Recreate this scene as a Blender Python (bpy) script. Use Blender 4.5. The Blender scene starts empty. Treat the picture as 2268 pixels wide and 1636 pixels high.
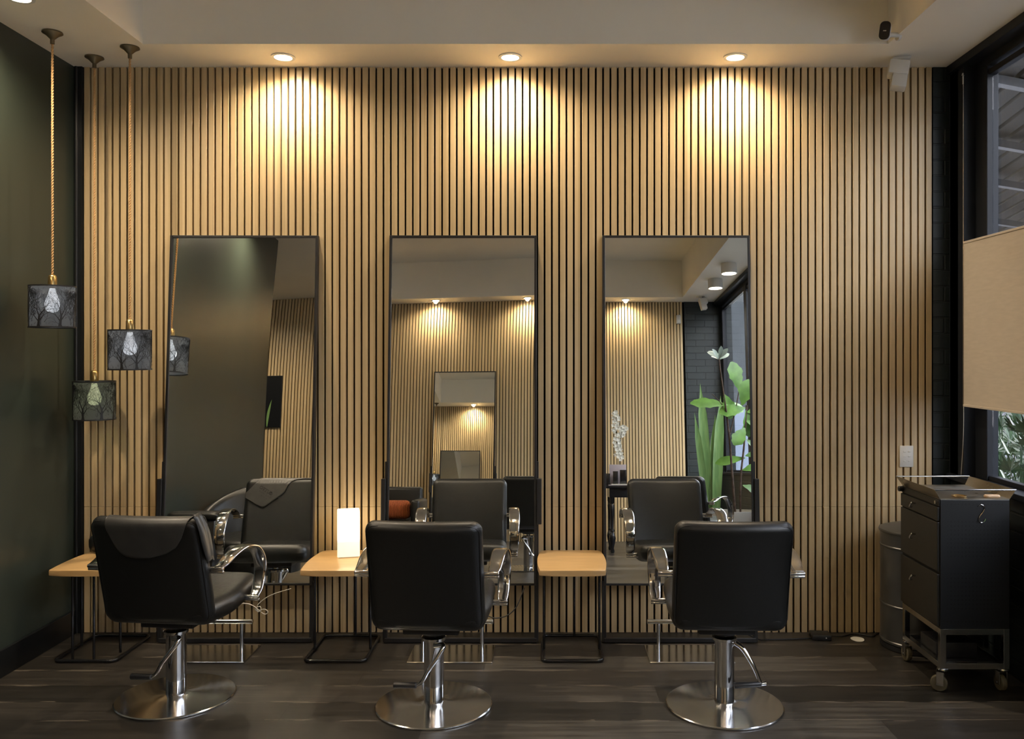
import bpy, bmesh, math, random
from mathutils import Vector, Matrix
R = math.radians
PI = math.pi
C = bpy.context.scene.collection
S = bpy.context.scene

# ------------------------------------------------------------------ camera, world, exposure
cam_data = bpy.data.cameras.new('camera')
cam = bpy.data.objects.new('camera', cam_data); C.objects.link(cam)
CAMY = -4.66
cam.location = (0, CAMY, 1.53)
cam.rotation_euler = (R(90), 0, 0)
cam_data.sensor_width = 36
cam_data.lens = 36*1890/2268
cam_data.shift_x = -81/2268
cam_data.shift_y = -38/2268
cam_data.clip_start = 0.02
S.camera = cam
S.view_settings.view_transform = 'Standard'
S.view_settings.look = 'None'
S.view_settings.gamma = 1
S.view_settings.exposure = 2.42
S.view_settings.use_curve_mapping = False
w = bpy.data.worlds.new('dusk_sky'); S.world = w; w.use_nodes = True
wn = w.node_tree; wn.nodes.clear()
wo = wn.nodes.new('ShaderNodeOutputWorld'); wb = wn.nodes.new('ShaderNodeBackground')
tc = wn.nodes.new('ShaderNodeTexCoord'); sp = wn.nodes.new('ShaderNodeSeparateXYZ'); rp = wn.nodes.new('ShaderNodeValToRGB')
wn.links.new(tc.outputs['Generated'], sp.inputs[0]); wn.links.new(sp.outputs['Z'], rp.inputs[0])
rp.color_ramp.elements[0].color = (0.42, 0.41, 0.42, 1); rp.color_ramp.elements[0].position = 0.0
rp.color_ramp.elements[1].color = (0.27, 0.28, 0.33, 1); rp.color_ramp.elements[1].position = 0.8
wn.links.new(rp.outputs[0], wb.inputs['Color']); wb.inputs['Strength'].default_value = 5.5
wn.links.new(wb.outputs[0], wo.inputs[0])

WARM = (1.0, 0.82, 0.60)
SPOT_W = 14.0
CYL_W = 20.0

# ------------------------------------------------------------------ helpers
def link(nt, a, b): nt.links.new(a, b)

def mat(name, col=(.5, .5, .5), rough=.5, metal=0, spec=.5, emit=None, es=0, trans=0, coat=0, coatr=.1, sheen=0):
    m = bpy.data.materials.new(name); m.use_nodes = True
    b = m.node_tree.nodes['Principled BSDF']
    b.inputs['Base Color'].default_value = (*col, 1)
    b.inputs['Roughness'].default_value = rough
    b.inputs['Metallic'].default_value = metal
    b.inputs['Specular IOR Level'].default_value = spec
    b.inputs['Transmission Weight'].default_value = trans
    b.inputs['Coat Weight'].default_value = coat
    b.inputs['Coat Roughness'].default_value = coatr
    if emit:
        b.inputs['Emission Color'].default_value = (*emit, 1)
        b.inputs['Emission Strength'].default_value = es
    return m

def nodes_of(m): return m.node_tree, m.node_tree.nodes, m.node_tree.nodes['Principled BSDF']

def noise_mat(name, c0, c1, scale=(1, 1, 1), nscale=5, detail=4, rough=.5, rough2=None, bump=0, p0=.35, p1=.65, metal=0, spec=.5, coat=0, bumpscale=None):
    m = mat(name, c0, rough, metal, spec, coat=coat)
    nt, ns, b = nodes_of(m)
    tc = ns.new('ShaderNodeTexCoord'); mp = ns.new('ShaderNodeMapping'); mp.inputs['Scale'].default_value = scale
    n = ns.new('ShaderNodeTexNoise'); n.inputs['Scale'].default_value = nscale; n.inputs['Detail'].default_value = detail
    r = ns.new('ShaderNodeValToRGB')
    r.color_ramp.elements[0].position = p0; r.color_ramp.elements[0].color = (*c0, 1)
    r.color_ramp.elements[1].position = p1; r.color_ramp.elements[1].color = (*c1, 1)
    link(nt, tc.outputs['Object'], mp.inputs[0]); link(nt, mp.outputs[0], n.inputs[0])
    link(nt, n.outputs[0], r.inputs[0]); link(nt, r.outputs[0], b.inputs['Base Color'])
    if rough2 is not None:
        q = ns.new('ShaderNodeMapRange'); q.inputs['To Min'].default_value = rough; q.inputs['To Max'].default_value = rough2
        q.inputs['From Min'].default_value = .3; q.inputs['From Max'].default_value = .7
        link(nt, n.outputs[0], q.inputs[0]); link(nt, q.outputs[0], b.inputs['Roughness'])
    if bump:
        bp = ns.new('ShaderNodeBump'); bp.inputs['Strength'].default_value = bump; bp.inputs['Distance'].default_value = .01
        src = n
        if bumpscale:
            n2 = ns.new('ShaderNodeTexNoise'); n2.inputs['Scale'].default_value = bumpscale; n2.inputs['Detail'].default_value = 3
            link(nt, tc.outputs['Object'], n2.inputs[0]); src = n2
        link(nt, src.outputs[0], bp.inputs['Height']); link(nt, bp.outputs[0], b.inputs['Normal'])
    return m

def math_node(ns, nt, op, a, b=None):
    n = ns.new('ShaderNodeMath'); n.operation = op
    for i, v in enumerate((a, b)):
        if v is None: continue
        if isinstance(v, (int, float)): n.inputs[i].default_value = v
        else: link(nt, v, n.inputs[i])
    return n.outputs[0]

def slat_wood(name, dark, light):
    m = mat(name, light, .42); nt, ns, b = nodes_of(m)
    tc = ns.new('ShaderNodeTexCoord'); sx = ns.new('ShaderNodeSeparateXYZ'); link(nt, tc.outputs['Object'], sx.inputs[0])
    idx = math_node(ns, nt, 'FLOOR', math_node(ns, nt, 'DIVIDE', sx.outputs[0], .04))
    wnz = ns.new('ShaderNodeTexWhiteNoise'); wnz.noise_dimensions = '1D'; link(nt, idx, wnz.inputs['W'])
    cb = ns.new('ShaderNodeCombineXYZ')
    link(nt, math_node(ns, nt, 'MULTIPLY', sx.outputs[0], 260), cb.inputs[0]); link(nt, math_node(ns, nt, 'MULTIPLY', idx, 7.3), cb.inputs[1])
    link(nt, math_node(ns, nt, 'MULTIPLY', sx.outputs[2], 2.0), cb.inputs[2])
    n = ns.new('ShaderNodeTexNoise'); n.inputs['Scale'].default_value = 1; n.inputs['Detail'].default_value = 3; link(nt, cb.outputs[0], n.inputs[0])
    f = math_node(ns, nt, 'ADD', math_node(ns, nt, 'MULTIPLY', n.outputs[0], .75), math_node(ns, nt, 'MULTIPLY', wnz.outputs[0], .35))
    r = ns.new('ShaderNodeValToRGB'); r.color_ramp.elements[0].position = .2; r.color_ramp.elements[0].color = (*dark, 1)
    r.color_ramp.elements[1].position = .85; r.color_ramp.elements[1].color = (*light, 1)
    link(nt, f, r.inputs[0]); link(nt, r.outputs[0], b.inputs['Base Color'])
    return m

def floor_mat():
    m = mat('dark_floorboards', (.05, .04, .03), .3); nt, ns, b = nodes_of(m)
    tc = ns.new('ShaderNodeTexCoord'); sx = ns.new('ShaderNodeSeparateXYZ'); link(nt, tc.outputs['Object'], sx.inputs[0])
    row = math_node(ns, nt, 'DIVIDE', sx.outputs[1], .185); idx = math_node(ns, nt, 'FLOOR', row); fr = math_node(ns, nt, 'FRACT', row)
    w1 = ns.new('ShaderNodeTexWhiteNoise'); w1.noise_dimensions = '1D'; link(nt, idx, w1.inputs['W'])
    col = math_node(ns, nt, 'ADD', math_node(ns, nt, 'DIVIDE', sx.outputs[0], 1.9), math_node(ns, nt, 'MULTIPLY', w1.outputs[0], 5))
    ci = math_node(ns, nt, 'FLOOR', col); cf = math_node(ns, nt, 'FRACT', col)
    w2 = ns.new('ShaderNodeTexWhiteNoise'); w2.noise_dimensions = '2D'
    c2 = ns.new('ShaderNodeCombineXYZ'); link(nt, idx, c2.inputs[0]); link(nt, ci, c2.inputs[1]); link(nt, c2.outputs[0], w2.inputs['Vector'])
    cb = ns.new('ShaderNodeCombineXYZ'); link(nt, math_node(ns, nt, 'MULTIPLY', sx.outputs[0], 2.2), cb.inputs[0])
    link(nt, math_node(ns, nt, 'MULTIPLY', sx.outputs[1], 42), cb.inputs[1]); link(nt, math_node(ns, nt, 'MULTIPLY', w2.outputs[0], 30), cb.inputs[2])
    n = ns.new('ShaderNodeTexNoise'); n.inputs['Scale'].default_value = 1; n.inputs['Detail'].default_value = 6; n.inputs['Roughness'].default_value = .65
    link(nt, cb.outputs[0], n.inputs[0])
    big = ns.new('ShaderNodeTexNoise'); big.inputs['Scale'].default_value = 1.3; big.inputs['Detail'].default_value = 3; link(nt, tc.outputs['Object'], big.inputs[0])
    f = math_node(ns, nt, 'ADD', math_node(ns, nt, 'MULTIPLY', n.outputs[0], .7), math_node(ns, nt, 'ADD', math_node(ns, nt, 'MULTIPLY', w2.outputs[0], .42), math_node(ns, nt, 'MULTIPLY', big.outputs[0], .25)))
    r = ns.new('ShaderNodeValToRGB'); e = r.color_ramp.elements
    e[0].position = .42; e[0].color = (.011, .0105, .0085, 1); e[1].position = .80; e[1].color = (.036, .031, .025, 1)
    k = e.new(.95); k.color = (.075, .067, .053, 1)
    link(nt, f, r.inputs[0])
    # joints and worn pale marks along the joints
    d = math_node(ns, nt, 'ABSOLUTE', math_node(ns, nt, 'SUBTRACT', fr, .5)); joint = math_node(ns, nt, 'GREATER_THAN', d, .492)
    near = math_node(ns, nt, 'GREATER_THAN', d, .455)
    cn = ns.new('ShaderNodeTexNoise'); cn.inputs['Scale'].default_value = 1; cn.inputs['Detail'].default_value = 5
    cc = ns.new('ShaderNodeCombineXYZ'); link(nt, math_node(ns, nt, 'MULTIPLY', sx.outputs[0], 6), cc.inputs[0]); link(nt, math_node(ns, nt, 'MULTIPLY', sx.outputs[1], 55), cc.inputs[1])
    link(nt, cc.outputs[0], cn.inputs[0])
    wear = math_node(ns, nt, 'MULTIPLY', near, math_node(ns, nt, 'GREATER_THAN', cn.outputs[0], .52))
    wear = math_node(ns, nt, 'MULTIPLY', wear, math_node(ns, nt, 'GREATER_THAN', big.outputs[0], .44))
    mx = ns.new('ShaderNodeMixRGB'); link(nt, math_node(ns, nt, 'MULTIPLY', wear, .75), mx.inputs[0]); link(nt, r.outputs[0], mx.inputs[1]); mx.inputs[2].default_value = (.15, .125, .095, 1)
    cd = math_node(ns, nt, 'LESS_THAN', cf, .0015)
    jj = math_node(ns, nt, 'MAXIMUM', joint, cd)
    mx2 = ns.new('ShaderNodeMixRGB'); link(nt, math_node(ns, nt, 'MULTIPLY', jj, .8), mx2.inputs[0]); link(nt, mx.outputs[0], mx2.inputs[1]); mx2.inputs[2].default_value = (.006, .005, .004, 1)
    link(nt, mx2.outputs[0], b.inputs['Base Color'])
    q = ns.new('ShaderNodeMapRange'); q.inputs['To Min'].default_value = .22; q.inputs['To Max'].default_value = .42; link(nt, f, q.inputs[0]); link(nt, q.outputs[0], b.inputs['Roughness'])
    bp = ns.new('ShaderNodeBump'); bp.inputs['Strength'].default_value = .12; bp.inputs['Distance'].default_value = .003
    link(nt, math_node(ns, nt, 'SUBTRACT', n.outputs[0], jj), bp.inputs['Height']); link(nt, bp.outputs[0], b.inputs['Normal'])
    return m

def brick_mat(name, c, axis='x', rough=.45):
    m = mat(name, c, rough); nt, ns, b = nodes_of(m)
    tc = ns.new('ShaderNodeTexCoord'); sx = ns.new('ShaderNodeSeparateXYZ'); link(nt, tc.outputs['Object'], sx.inputs[0])
    cb = ns.new('ShaderNodeCombineXYZ'); link(nt, sx.outputs[0 if axis == 'x' else 1], cb.inputs[0]); link(nt, sx.outputs[2], cb.inputs[1])
    br = ns.new('ShaderNodeTexBrick'); br.inputs['Scale'].default_value = 1; br.inputs['Brick Width'].default_value = .24; br.inputs['Row Height'].default_value = .086
    br.inputs['Mortar Size'].default_value = .006; br.inputs['Mortar Smooth'].default_value = .4
    br.inputs['Color1'].default_value = (*c, 1); br.inputs['Color2'].default_value = tuple(x*1.25 for x in c)+(1,); br.inputs['Mortar'].default_value = tuple(x*.75 for x in c)+(1,)
    link(nt, cb.outputs[0], br.inputs['Vector']); link(nt, br.outputs['Color'], b.inputs['Base Color'])
    bp = ns.new('ShaderNodeBump'); bp.inputs['Strength'].default_value = .8; bp.inputs['Distance'].default_value = .006; bp.invert = True
    link(nt, br.outputs['Fac'], bp.inputs['Height']); link(nt, bp.outputs[0], b.inputs['Normal'])
    return m

def glass_mat():
    m = bpy.data.materials.new('window_glass'); m.use_nodes = True; nt = m.node_tree; ns = nt.nodes; ns.clear()
    o = ns.new('ShaderNodeOutputMaterial'); mx = ns.new('ShaderNodeMixShader'); t = ns.new('ShaderNodeBsdfTransparent'); g = ns.new('ShaderNodeBsdfGlossy'); ge = ns.new('ShaderNodeNewGeometry'); dt = ns.new('ShaderNodeVectorMath'); dt.operation = 'DOT_PRODUCT'
    link(nt, ge.outputs['Normal'], dt.inputs[0]); link(nt, ge.outputs['Incoming'], dt.inputs[1])
    c = math_node(ns, nt, 'SUBTRACT', 1.0, math_node(ns, nt, 'ABSOLUTE', dt.outputs['Value']))
    f = math_node(ns, nt, 'ADD', math_node(ns, nt, 'MULTIPLY', math_node(ns, nt, 'POWER', c, 5.0), .94), .04)
    g.inputs['Roughness'].default_value = 0.0; t.inputs[0].default_value = (.93, .95, .96, 1)
    link(nt, f, mx.inputs[0]); link(nt, t.outputs[0], mx.inputs[1]); link(nt, g.outputs[0], mx.inputs[2]); link(nt, mx.outputs[0], o.inputs[0])
    return m

def perf_mat(name, c):
    m = mat(name, c, .45); nt, ns, b = nodes_of(m)
    tc = ns.new('ShaderNodeTexCoord'); sx = ns.new('ShaderNodeSeparateXYZ'); link(nt, tc.outputs['Object'], sx.inputs[0])
    fx = math_node(ns, nt, 'SUBTRACT', math_node(ns, nt, 'FRACT', math_node(ns, nt, 'DIVIDE', sx.outputs[0], .0165)), .5)
    fz = math_node(ns, nt, 'SUBTRACT', math_node(ns, nt, 'FRACT', math_node(ns, nt, 'DIVIDE', sx.outputs[2], .0195)), .5)
    d = math_node(ns, nt, 'ADD', math_node(ns, nt, 'MULTIPLY', fx, fx), math_node(ns, nt, 'MULTIPLY', fz, fz))
    dot = math_node(ns, nt, 'LESS_THAN', d, .045)
    ax = math_node(ns, nt, 'LESS_THAN', math_node(ns, nt, 'ABSOLUTE', sx.outputs[0]), .124)
    def rng(a, bb): return math_node(ns, nt, 'MULTIPLY', math_node(ns, nt, 'GREATER_THAN', sx.outputs[2], a), math_node(ns, nt, 'LESS_THAN', sx.outputs[2], bb))
    z = math_node(ns, nt, 'MAXIMUM', rng(.60, .78), rng(.37, .547))
    z = math_node(ns, nt, 'MAXIMUM', z, rng(.84, .862)); z = math_node(ns, nt, 'MAXIMUM', z, rng(.31, .33))
    dot = math_node(ns, nt, 'MULTIPLY', math_node(ns, nt, 'MULTIPLY', dot, ax), z)
    mx = ns.new('ShaderNodeMixRGB'); link(nt, dot, mx.inputs[0]); mx.inputs[1].default_value = (*c, 1); mx.inputs[2].default_value = (.001, .001, .001, 1)
    link(nt, mx.outputs[0], b.inputs['Base Color'])
    return m

def knit_mat():
    m = mat('orange_knit', (.55, .11, .015), .85); nt, ns, b = nodes_of(m)
    tc = ns.new('ShaderNodeTexCoord'); wv = ns.new('ShaderNodeTexWave'); wv.inputs['Scale'].default_value = 30; wv.inputs['Distortion'].default_value = 3
    link(nt, tc.outputs['Object'], wv.inputs[0])
    r = ns.new('ShaderNodeValToRGB'); r.color_ramp.elements[0].color = (.25, .045, .008, 1); r.color_ramp.elements[1].color = (.75, .17, .03, 1)
    link(nt, wv.outputs[0], r.inputs[0]); link(nt, r.outputs[0], b.inputs['Base Color'])
    bp = ns.new('ShaderNodeBump'); bp.inputs['Distance'].default_value = .01; link(nt, wv.outputs[0], bp.inputs['Height']); link(nt, bp.outputs[0], b.inputs['Normal'])
    return m

M = {}
M['slat'] = slat_wood('oak_slats', (.45, .325, .165), (.64, .485, .275))
M['felt'] = mat('black_felt', (.006, .006, .005), .95, spec=.1)
M['floor'] = floor_mat()
M['green'] = noise_mat('dark_green_paint', (.028, .036, .028), (.033, .041, .032), (1, 1, .35), 1.5, 2, .30, .36, bump=.0)
M['black_trim'] = mat('black_trim', (.008, .009, .010), .3)
M['ceil'] = noise_mat('ceiling_paint', (.88, .83, .72), (.90, .85, .74), nscale=3, rough=.7)
M['brick_x'] = brick_mat('teal_brick', (.013, .019, .020), 'x')
M['brick_y'] = brick_mat('teal_brick_side', (.013, .019, .020), 'y')
M['frame_paint'] = mat('black_blue_frame_paint', (.009, .011, .015), .5, spec=.3)
M['glass'] = glass_mat()
M['mirror'] = mat('mirror_silver', (.93, .95, .93), .0, 1)
M['black_metal'] = mat('black_metal', (.012, .012, .013), .38, .0)
M['black_gloss'] = mat('black_gloss_metal', (.008, .008, .009), .18, 0)
M['chrome'] = noise_mat('chrome', (.62, .62, .63), (.70, .70, .70), nscale=20, rough=.06, rough2=.12, metal=1)
M['brushed'] = noise_mat('brushed_steel', (.56, .57, .58), (.62, .63, .64), (1, 1, 1), 9, 4, .13, .17, metal=1)
M['leather'] = noise_mat('black_leather', (.0045, .0048, .0046), (.0065, .0068, .0062), nscale=60, detail=3, rough=.36, rough2=.44, bump=.08, bumpscale=350)
M['collar'] = noise_mat('grey_rubber_leather', (.026, .025, .023), (.034, .033, .030), nscale=20, rough=.42, bump=.04, bumpscale=200)
M['emboss'] = mat('embossed_rubber', (.018, .018, .017), .6)
M['beech'] = noise_mat('beech_wood', (.52, .32, .13), (.62, .40, .175), (2, 14, 14), 3, 5, .28, .36, p0=.3, p1=.75, coat=.3)
M['brass'] = noise_mat('brass', (.55, .38, .15), (.65, .46, .20), nscale=30, rough=.28, metal=1)
M['rope'] = mat('tan_rope', (.50, .30, .13), .9)
M['shade'] = mat('black_filigree', (.012, .012, .013), .45)
M['lining'] = mat('silver_lining', (.30, .31, .32), .5, .3)
def diffuser_mat():
    m = bpy.data.materials.new('frosted_liner'); m.use_nodes = True; nt = m.node_tree; ns = nt.nodes; ns.clear()
    o = ns.new('ShaderNodeOutputMaterial'); a = ns.new('ShaderNodeMixShader'); b = ns.new('ShaderNodeMixShader')
    t = ns.new('ShaderNodeBsdfTransparent'); tl = ns.new('ShaderNodeBsdfTranslucent'); d = ns.new('ShaderNodeBsdfDiffuse')
    tl.inputs[0].default_value = (.24, .25, .26, 1); d.inputs[0].default_value = (.16, .165, .17, 1)
    b.inputs[0].default_value = .5; link(nt, tl.outputs[0], b.inputs[1]); link(nt, d.outputs[0], b.inputs[2])
    a.inputs[0].default_value = .25; link(nt, b.outputs[0], a.inputs[1]); link(nt, t.outputs[0], a.inputs[2]); link(nt, a.outputs[0], o.inputs[0])
    return m
M['diffuser'] = diffuser_mat()
M['bulb_cool'] = mat('bulb_cool', (1, 1, 1), .3, emit=(.88, .93, 1.0), es=1.6)
M['bulb_warm'] = mat('bulb_warm', (1, 1, 1), .3, emit=(.92, 1.0, .55), es=.9)
M['lamp_glass'] = mat('opal_lamp', (.9, .88, .8), .4, emit=(1.0, .80, .52), es=.75)
M['lamp_dim'] = mat('opal_lamp_dim_glow', (.8, .74, .6), .4, emit=(1.0, .76, .45), es=.22)  # lamp glow fading downwards, put in as darker colour and weaker emission
M['lens'] = mat('downlight_lens', (1, 1, 1), .4, emit=(1.0, .84, .60), es=9)
M['white'] = mat('white_plastic', (.62, .60, .55), .4)
M['white_metal'] = mat('white_metal', (.7, .69, .66), .4)
M['blind'] = noise_mat('beige_blind', (.56, .49, .40), (.60, .525, .43), (1, 1, 6), 12, 2, .8)
M['cord_white'] = mat('cream_cord', (.55, .52, .45), .5)
M['cord_black'] = mat('black_cord', (.008, .008, .008), .5)
M['trolley'] = perf_mat('black_powder_coat', (.007, .0078, .009))
M['trolley_side'] = mat('black_powder_coat_plain', (.014, .013, .011), .4)
M['steel'] = noise_mat('stainless', (.36, .33, .27), (.46, .42, .34), nscale=8, rough=.25, rough2=.4, metal=1)
M['bin'] = noise_mat('grey_bin_metal', (.12, .12, .115), (.15, .15, .145), nscale=7, rough=.3, rough2=.4, metal=.8)
M['rubber'] = mat('amber_rubber', (.10, .085, .05), .5)
M['wood_dark'] = mat('black_painted_wood', (.010, .011, .014), .22)
M['leaf'] = noise_mat('leaf_green', (.085, .20, .03), (.15, .32, .055), nscale=9, rough=.35)
M['sword'] = noise_mat('sword_leaf_green', (.11, .21, .07), (.17, .29, .10), (8, 8, 1), 5, 3, .35)
M['leaf_dark'] = noise_mat('fern_green', (.006, .022, .008), (.02, .055, .018), nscale=12, rough=.3)
M['leaf_pale'] = mat('pale_leaf', (.30, .36, .30), .5)
M['bark'] = noise_mat('bark', (.05, .03, .02), (.11, .07, .045), nscale=30, rough=.8)
M['pot'] = mat('white_pot', (.55, .54, .50), .5)
M['soil'] = noise_mat('soil', (.02, .014, .01), (.04, .03, .02), nscale=40, rough=.95)
M['petal'] = mat('white_petals', (.72, .72, .66), .5)
M['knit'] = knit_mat()
M['paper'] = mat('paper', (.6, .58, .5), .8)
M['lilac'] = mat('lilac_card', (.38, .33, .36), .6)
M['art'] = mat('dark_artwork', (.008, .009, .011), .25)
M['asphalt'] = noise_mat('asphalt', (.035, .037, .042), (.05, .052, .058), nscale=20, rough=.9)
M['awning'] = mat('dark_awning_metal', (.006, .0055, .005), .6)
M['beam'] = mat('steel_beam', (.05, .053, .060), .5)
M['facade'] = noise_mat('pale_facade', (.10, .10, .11), (.125, .125, .135), nscale=2, rough=.8)
M['facade_grey'] = noise_mat('grey_facade', (.018, .022, .026), (.025, .030, .035), nscale=2, rough=.8)
M['facade_glass'] = mat('facade_glazing', (.10, .12, .16), .15)
M['wood_brush'] = mat('pale_wood_brush', (.45, .30, .17), .5)
M['glow'] = mat('shop_sign_glow', (1, .9, .7), .5, emit=(1, .85, .6), es=2)

class MB:
    def __init__(s): s.bm = bmesh.new()
    def _merge(s, t):
        me = bpy.data.meshes.new('tmp'); t.to_mesh(me); s.bm.from_mesh(me); t.free(); bpy.data.meshes.remove(me)
    def box(s, x0, x1, y0, y1, z0, z1, bevel=0, rot=None, seg=2):
        t = bmesh.new(); bmesh.ops.create_cube(t, size=1)
        c = Vector(((x0+x1)/2, (y0+y1)/2, (z0+z1)/2))
        bmesh.ops.scale(t, vec=(abs(x1-x0), abs(y1-y0), abs(z1-z0)), verts=t.verts)
        if bevel: bmesh.ops.bevel(t, geom=list(t.edges), offset=bevel, segments=seg, affect='EDGES', profile=.5)
        if rot: bmesh.ops.rotate(t, cent=(0, 0, 0), matrix=rot, verts=t.verts)
        bmesh.ops.translate(t, vec=c, verts=t.verts); s._merge(t); return s
    def cyl(s, p0, p1, r0, r1=None, seg=28, bevel=0):
        p0 = Vector(p0); p1 = Vector(p1); r1 = r0 if r1 is None else r1
        t = bmesh.new(); L = (p1-p0).length
        bmesh.ops.create_cone(t, cap_ends=True, segments=seg, radius1=r0, radius2=r1, depth=L)
        if bevel:
            es = [e for e in t.edges if any(len(f.verts) > 4 for f in e.link_faces)]
            bmesh.ops.bevel(t, geom=es, offset=bevel, segments=3, affect='EDGES', profile=.5)
        q = (p1-p0).to_track_quat('Z', 'Y').to_matrix()
        bmesh.ops.rotate(t, cent=(0, 0, 0), matrix=q, verts=t.verts)
        bmesh.ops.translate(t, vec=(p0+p1)/2, verts=t.verts); s._merge(t); return s
    def tube(s, pts, r, seg=10, closed=False, rs=None, flat=None):
        pts = [Vector(p) for p in pts]; n = len(pts); rings = []; prev = None
        for i, p in enumerate(pts):
            if closed: d = pts[(i+1) % n]-pts[i-1]
            else: d = pts[min(i+1, n-1)]-pts[max(i-1, 0)]
            d.normalize()
            if prev is None: a = d.orthogonal().normalized()
            else:
                a = prev-d*prev.dot(d)
                a = a.normalized() if a.length > 1e-6 else d.orthogonal().normalized()
            prev = a; b = d.cross(a); rr = rs[i] if rs else r
            rings.append([s.bm.verts.new(p+a*rr*math.cos(2*PI*k/seg)+b*rr*math.sin(2*PI*k/seg)) for k in range(seg)])
        m = n if closed else n-1
        for i in range(m):
            A, B = rings[i], rings[(i+1) % n]
            for k in range(seg): s.bm.faces.new((A[k], A[(k+1) % seg], B[(k+1) % seg], B[k]))
        if not closed:
            s.bm.faces.new(rings[0][::-1]); s.bm.faces.new(rings[-1])
        return s
    def sweep(s, frames):
        """frames: lists of equal-length cross-section points"""
        rings = [[s.bm.verts.new(p) for p in f] for f in frames]; k = len(rings[0])
        for A, B in zip(rings, rings[1:]):
            for i in range(k): s.bm.faces.new((A[i], A[(i+1) % k], B[(i+1) % k], B[i]))
        s.bm.faces.new(rings[0][::-1]); s.bm.faces.new(rings[-1]); return s
    def lathe(s, prof, c=(0, 0, 0), seg=40):
        rings = []
        for r, z in prof:
            if r < 1e-5: rings.append([s.bm.verts.new((c[0], c[1], c[2]+z))])
            else: rings.append([s.bm.verts.new((c[0]+r*math.cos(2*PI*k/seg), c[1]+r*math.sin(2*PI*k/seg), c[2]+z)) for k in range(seg)])
        for A, B in zip(rings, rings[1:]):
            for k in range(seg):
                l = (k+1) % seg
                if len(A) == 1 and len(B) == 1: continue
                if len(A) == 1: s.bm.faces.new((A[0], B[l], B[k]))
                elif len(B) == 1: s.bm.faces.new((A[k], A[l], B[0]))
                else: s.bm.faces.new((A[k], A[l], B[l], B[k]))
        return s
    def prism(s, poly, z0, z1, bevel=0):
        t = bmesh.new(); a = [t.verts.new((x, y, z0)) for x, y in poly]; b = [t.verts.new((x, y, z1)) for x, y in poly]
        n = len(poly); t.faces.new(a[::-1]); t.faces.new(b)
        for i in range(n): t.faces.new((a[i], a[(i+1) % n], b[(i+1) % n], b[i]))
        if bevel:
            es = [e for e in t.edges if abs(e.verts[0].co.z-e.verts[1].co.z) < 1e-6]
            bmesh.ops.bevel(t, geom=es, offset=bevel, segments=2, affect='EDGES', profile=.5)
        s._merge(t); return s
    def pad(s, W, H, T, cr, er, fn, n=34, bulge=.0):
        """padded rounded-rectangle cushion; fn maps (x,y,t) to a point"""
        def coord(i):
            u = -1+2*i/n; return math.copysign(1-(1-abs(u))**1.7, u)
        def surf(sign):
            g = []
            for j in range(n+1):
                row = []
                for i in range(n+1):
                    x = coord(i)*W/2; y = coord(j)*H/2
                    qx = abs(x)-(W/2-cr); qy = abs(y)-(H/2-cr)
                    if qx > 0 and qy > 0:
                        L = math.hypot(qx, qy)
                        mlen = max(qx, qy)
                        k = mlen/L if L > 0 else 1
                        x = math.copysign(W/2-cr+qx*k, x); y = math.copysign(H/2-cr+qy*k, y); sd = mlen-cr
                    else: sd = max(qx, qy)-cr
                    d = min(-sd/er, 1); d = max(d, 0)
                    h = math.sqrt(max(0, 1-(1-d)**2))*T/2
                    if bulge: h += bulge*(1-(2*x/W)**2)*(1-(2*y/H)**2)*(1 if sign > 0 else .5)
                    row.append(s.bm.verts.new(fn(x, y, sign*h)))
                g.append(row)
            return g
        F = surf(1); B = surf(-1)
        for j in range(n):
            for i in range(n):
                s.bm.faces.new((F[j][i], F[j][i+1], F[j+1][i+1], F[j+1][i]))
                s.bm.faces.new((B[j][i], B[j+1][i], B[j+1][i+1], B[j][i+1]))
        return s
    def build(s, name, m, parent=None, smooth=True, angle=40, merge=False, loc=None):
        if merge: bmesh.ops.remove_doubles(s.bm, verts=s.bm.verts, dist=1e-5)
        bmesh.ops.recalc_face_normals(s.bm, faces=s.bm.faces)
        me = bpy.data.meshes.new(name); s.bm.to_mesh(me); s.bm.free()
        ms = m if isinstance(m, (list, tuple)) else [m]
        for q in ms: me.materials.append(q)
        if smooth:
            for p in me.polygons: p.use_smooth = True
            me.set_sharp_from_angle(angle=R(angle))
        o = bpy.data.objects.new(name, me); C.objects.link(o)
        if parent is not None: o.parent = parent
        if loc: o.location = loc
        return o

def thing(name, label, cat, loc=(0, 0, 0), rz=0, group=None):
    o = bpy.data.objects.new(name, None); o.empty_display_size = .05; C.objects.link(o)
    o.location = loc; o.rotation_euler = (0, 0, rz); tag(o, label, cat, group); return o
def tag(o, label, cat, group=None):
    o['label'] = label; o['category'] = cat
    if group: o['group'] = group
    return o
def struct(o): o['kind'] = 'structure'; return o
def dup(root, loc, rz, label, group=None, name=None):
    def rec(o, par):
        c = o.copy(); C.objects.link(c); c.parent = par
        for ch in list(o.children): rec(ch, c)
        return c
    r = rec(root, None); r.location = loc; r.rotation_euler = (0, 0, rz); r['label'] = label
    if group: r['group'] = group
    return r
def catmull(pts, n=8):
    pts = [Vector(p) for p in pts]; out = []
    P = [pts[0]*2-pts[1]]+pts+[pts[-1]*2-pts[-2]]
    for i in range(1, len(P)-2):
        a, b, c, d = P[i-1], P[i], P[i+1], P[i+2]
        for k in range(n):
            t = k/n
            out.append(.5*((2*b)+(c-a)*t+(2*a-5*b+4*c-d)*t*t+(3*b-a-3*c+d)*t**3))
    out.append(pts[-1]); return out
def spot(name, parent, loc, W, size=110, col=WARM, blend=.9, r=.035, rot=(0, 0, 0)):
    l = bpy.data.lights.new(name, 'SPOT'); l.energy = W; l.color = col; l.spot_size = R(size); l.spot_blend = blend; l.shadow_soft_size = r
    o = bpy.data.objects.new(name, l); C.objects.link(o); o.parent = parent; o.location = loc; o.rotation_euler = rot; return o
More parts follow.
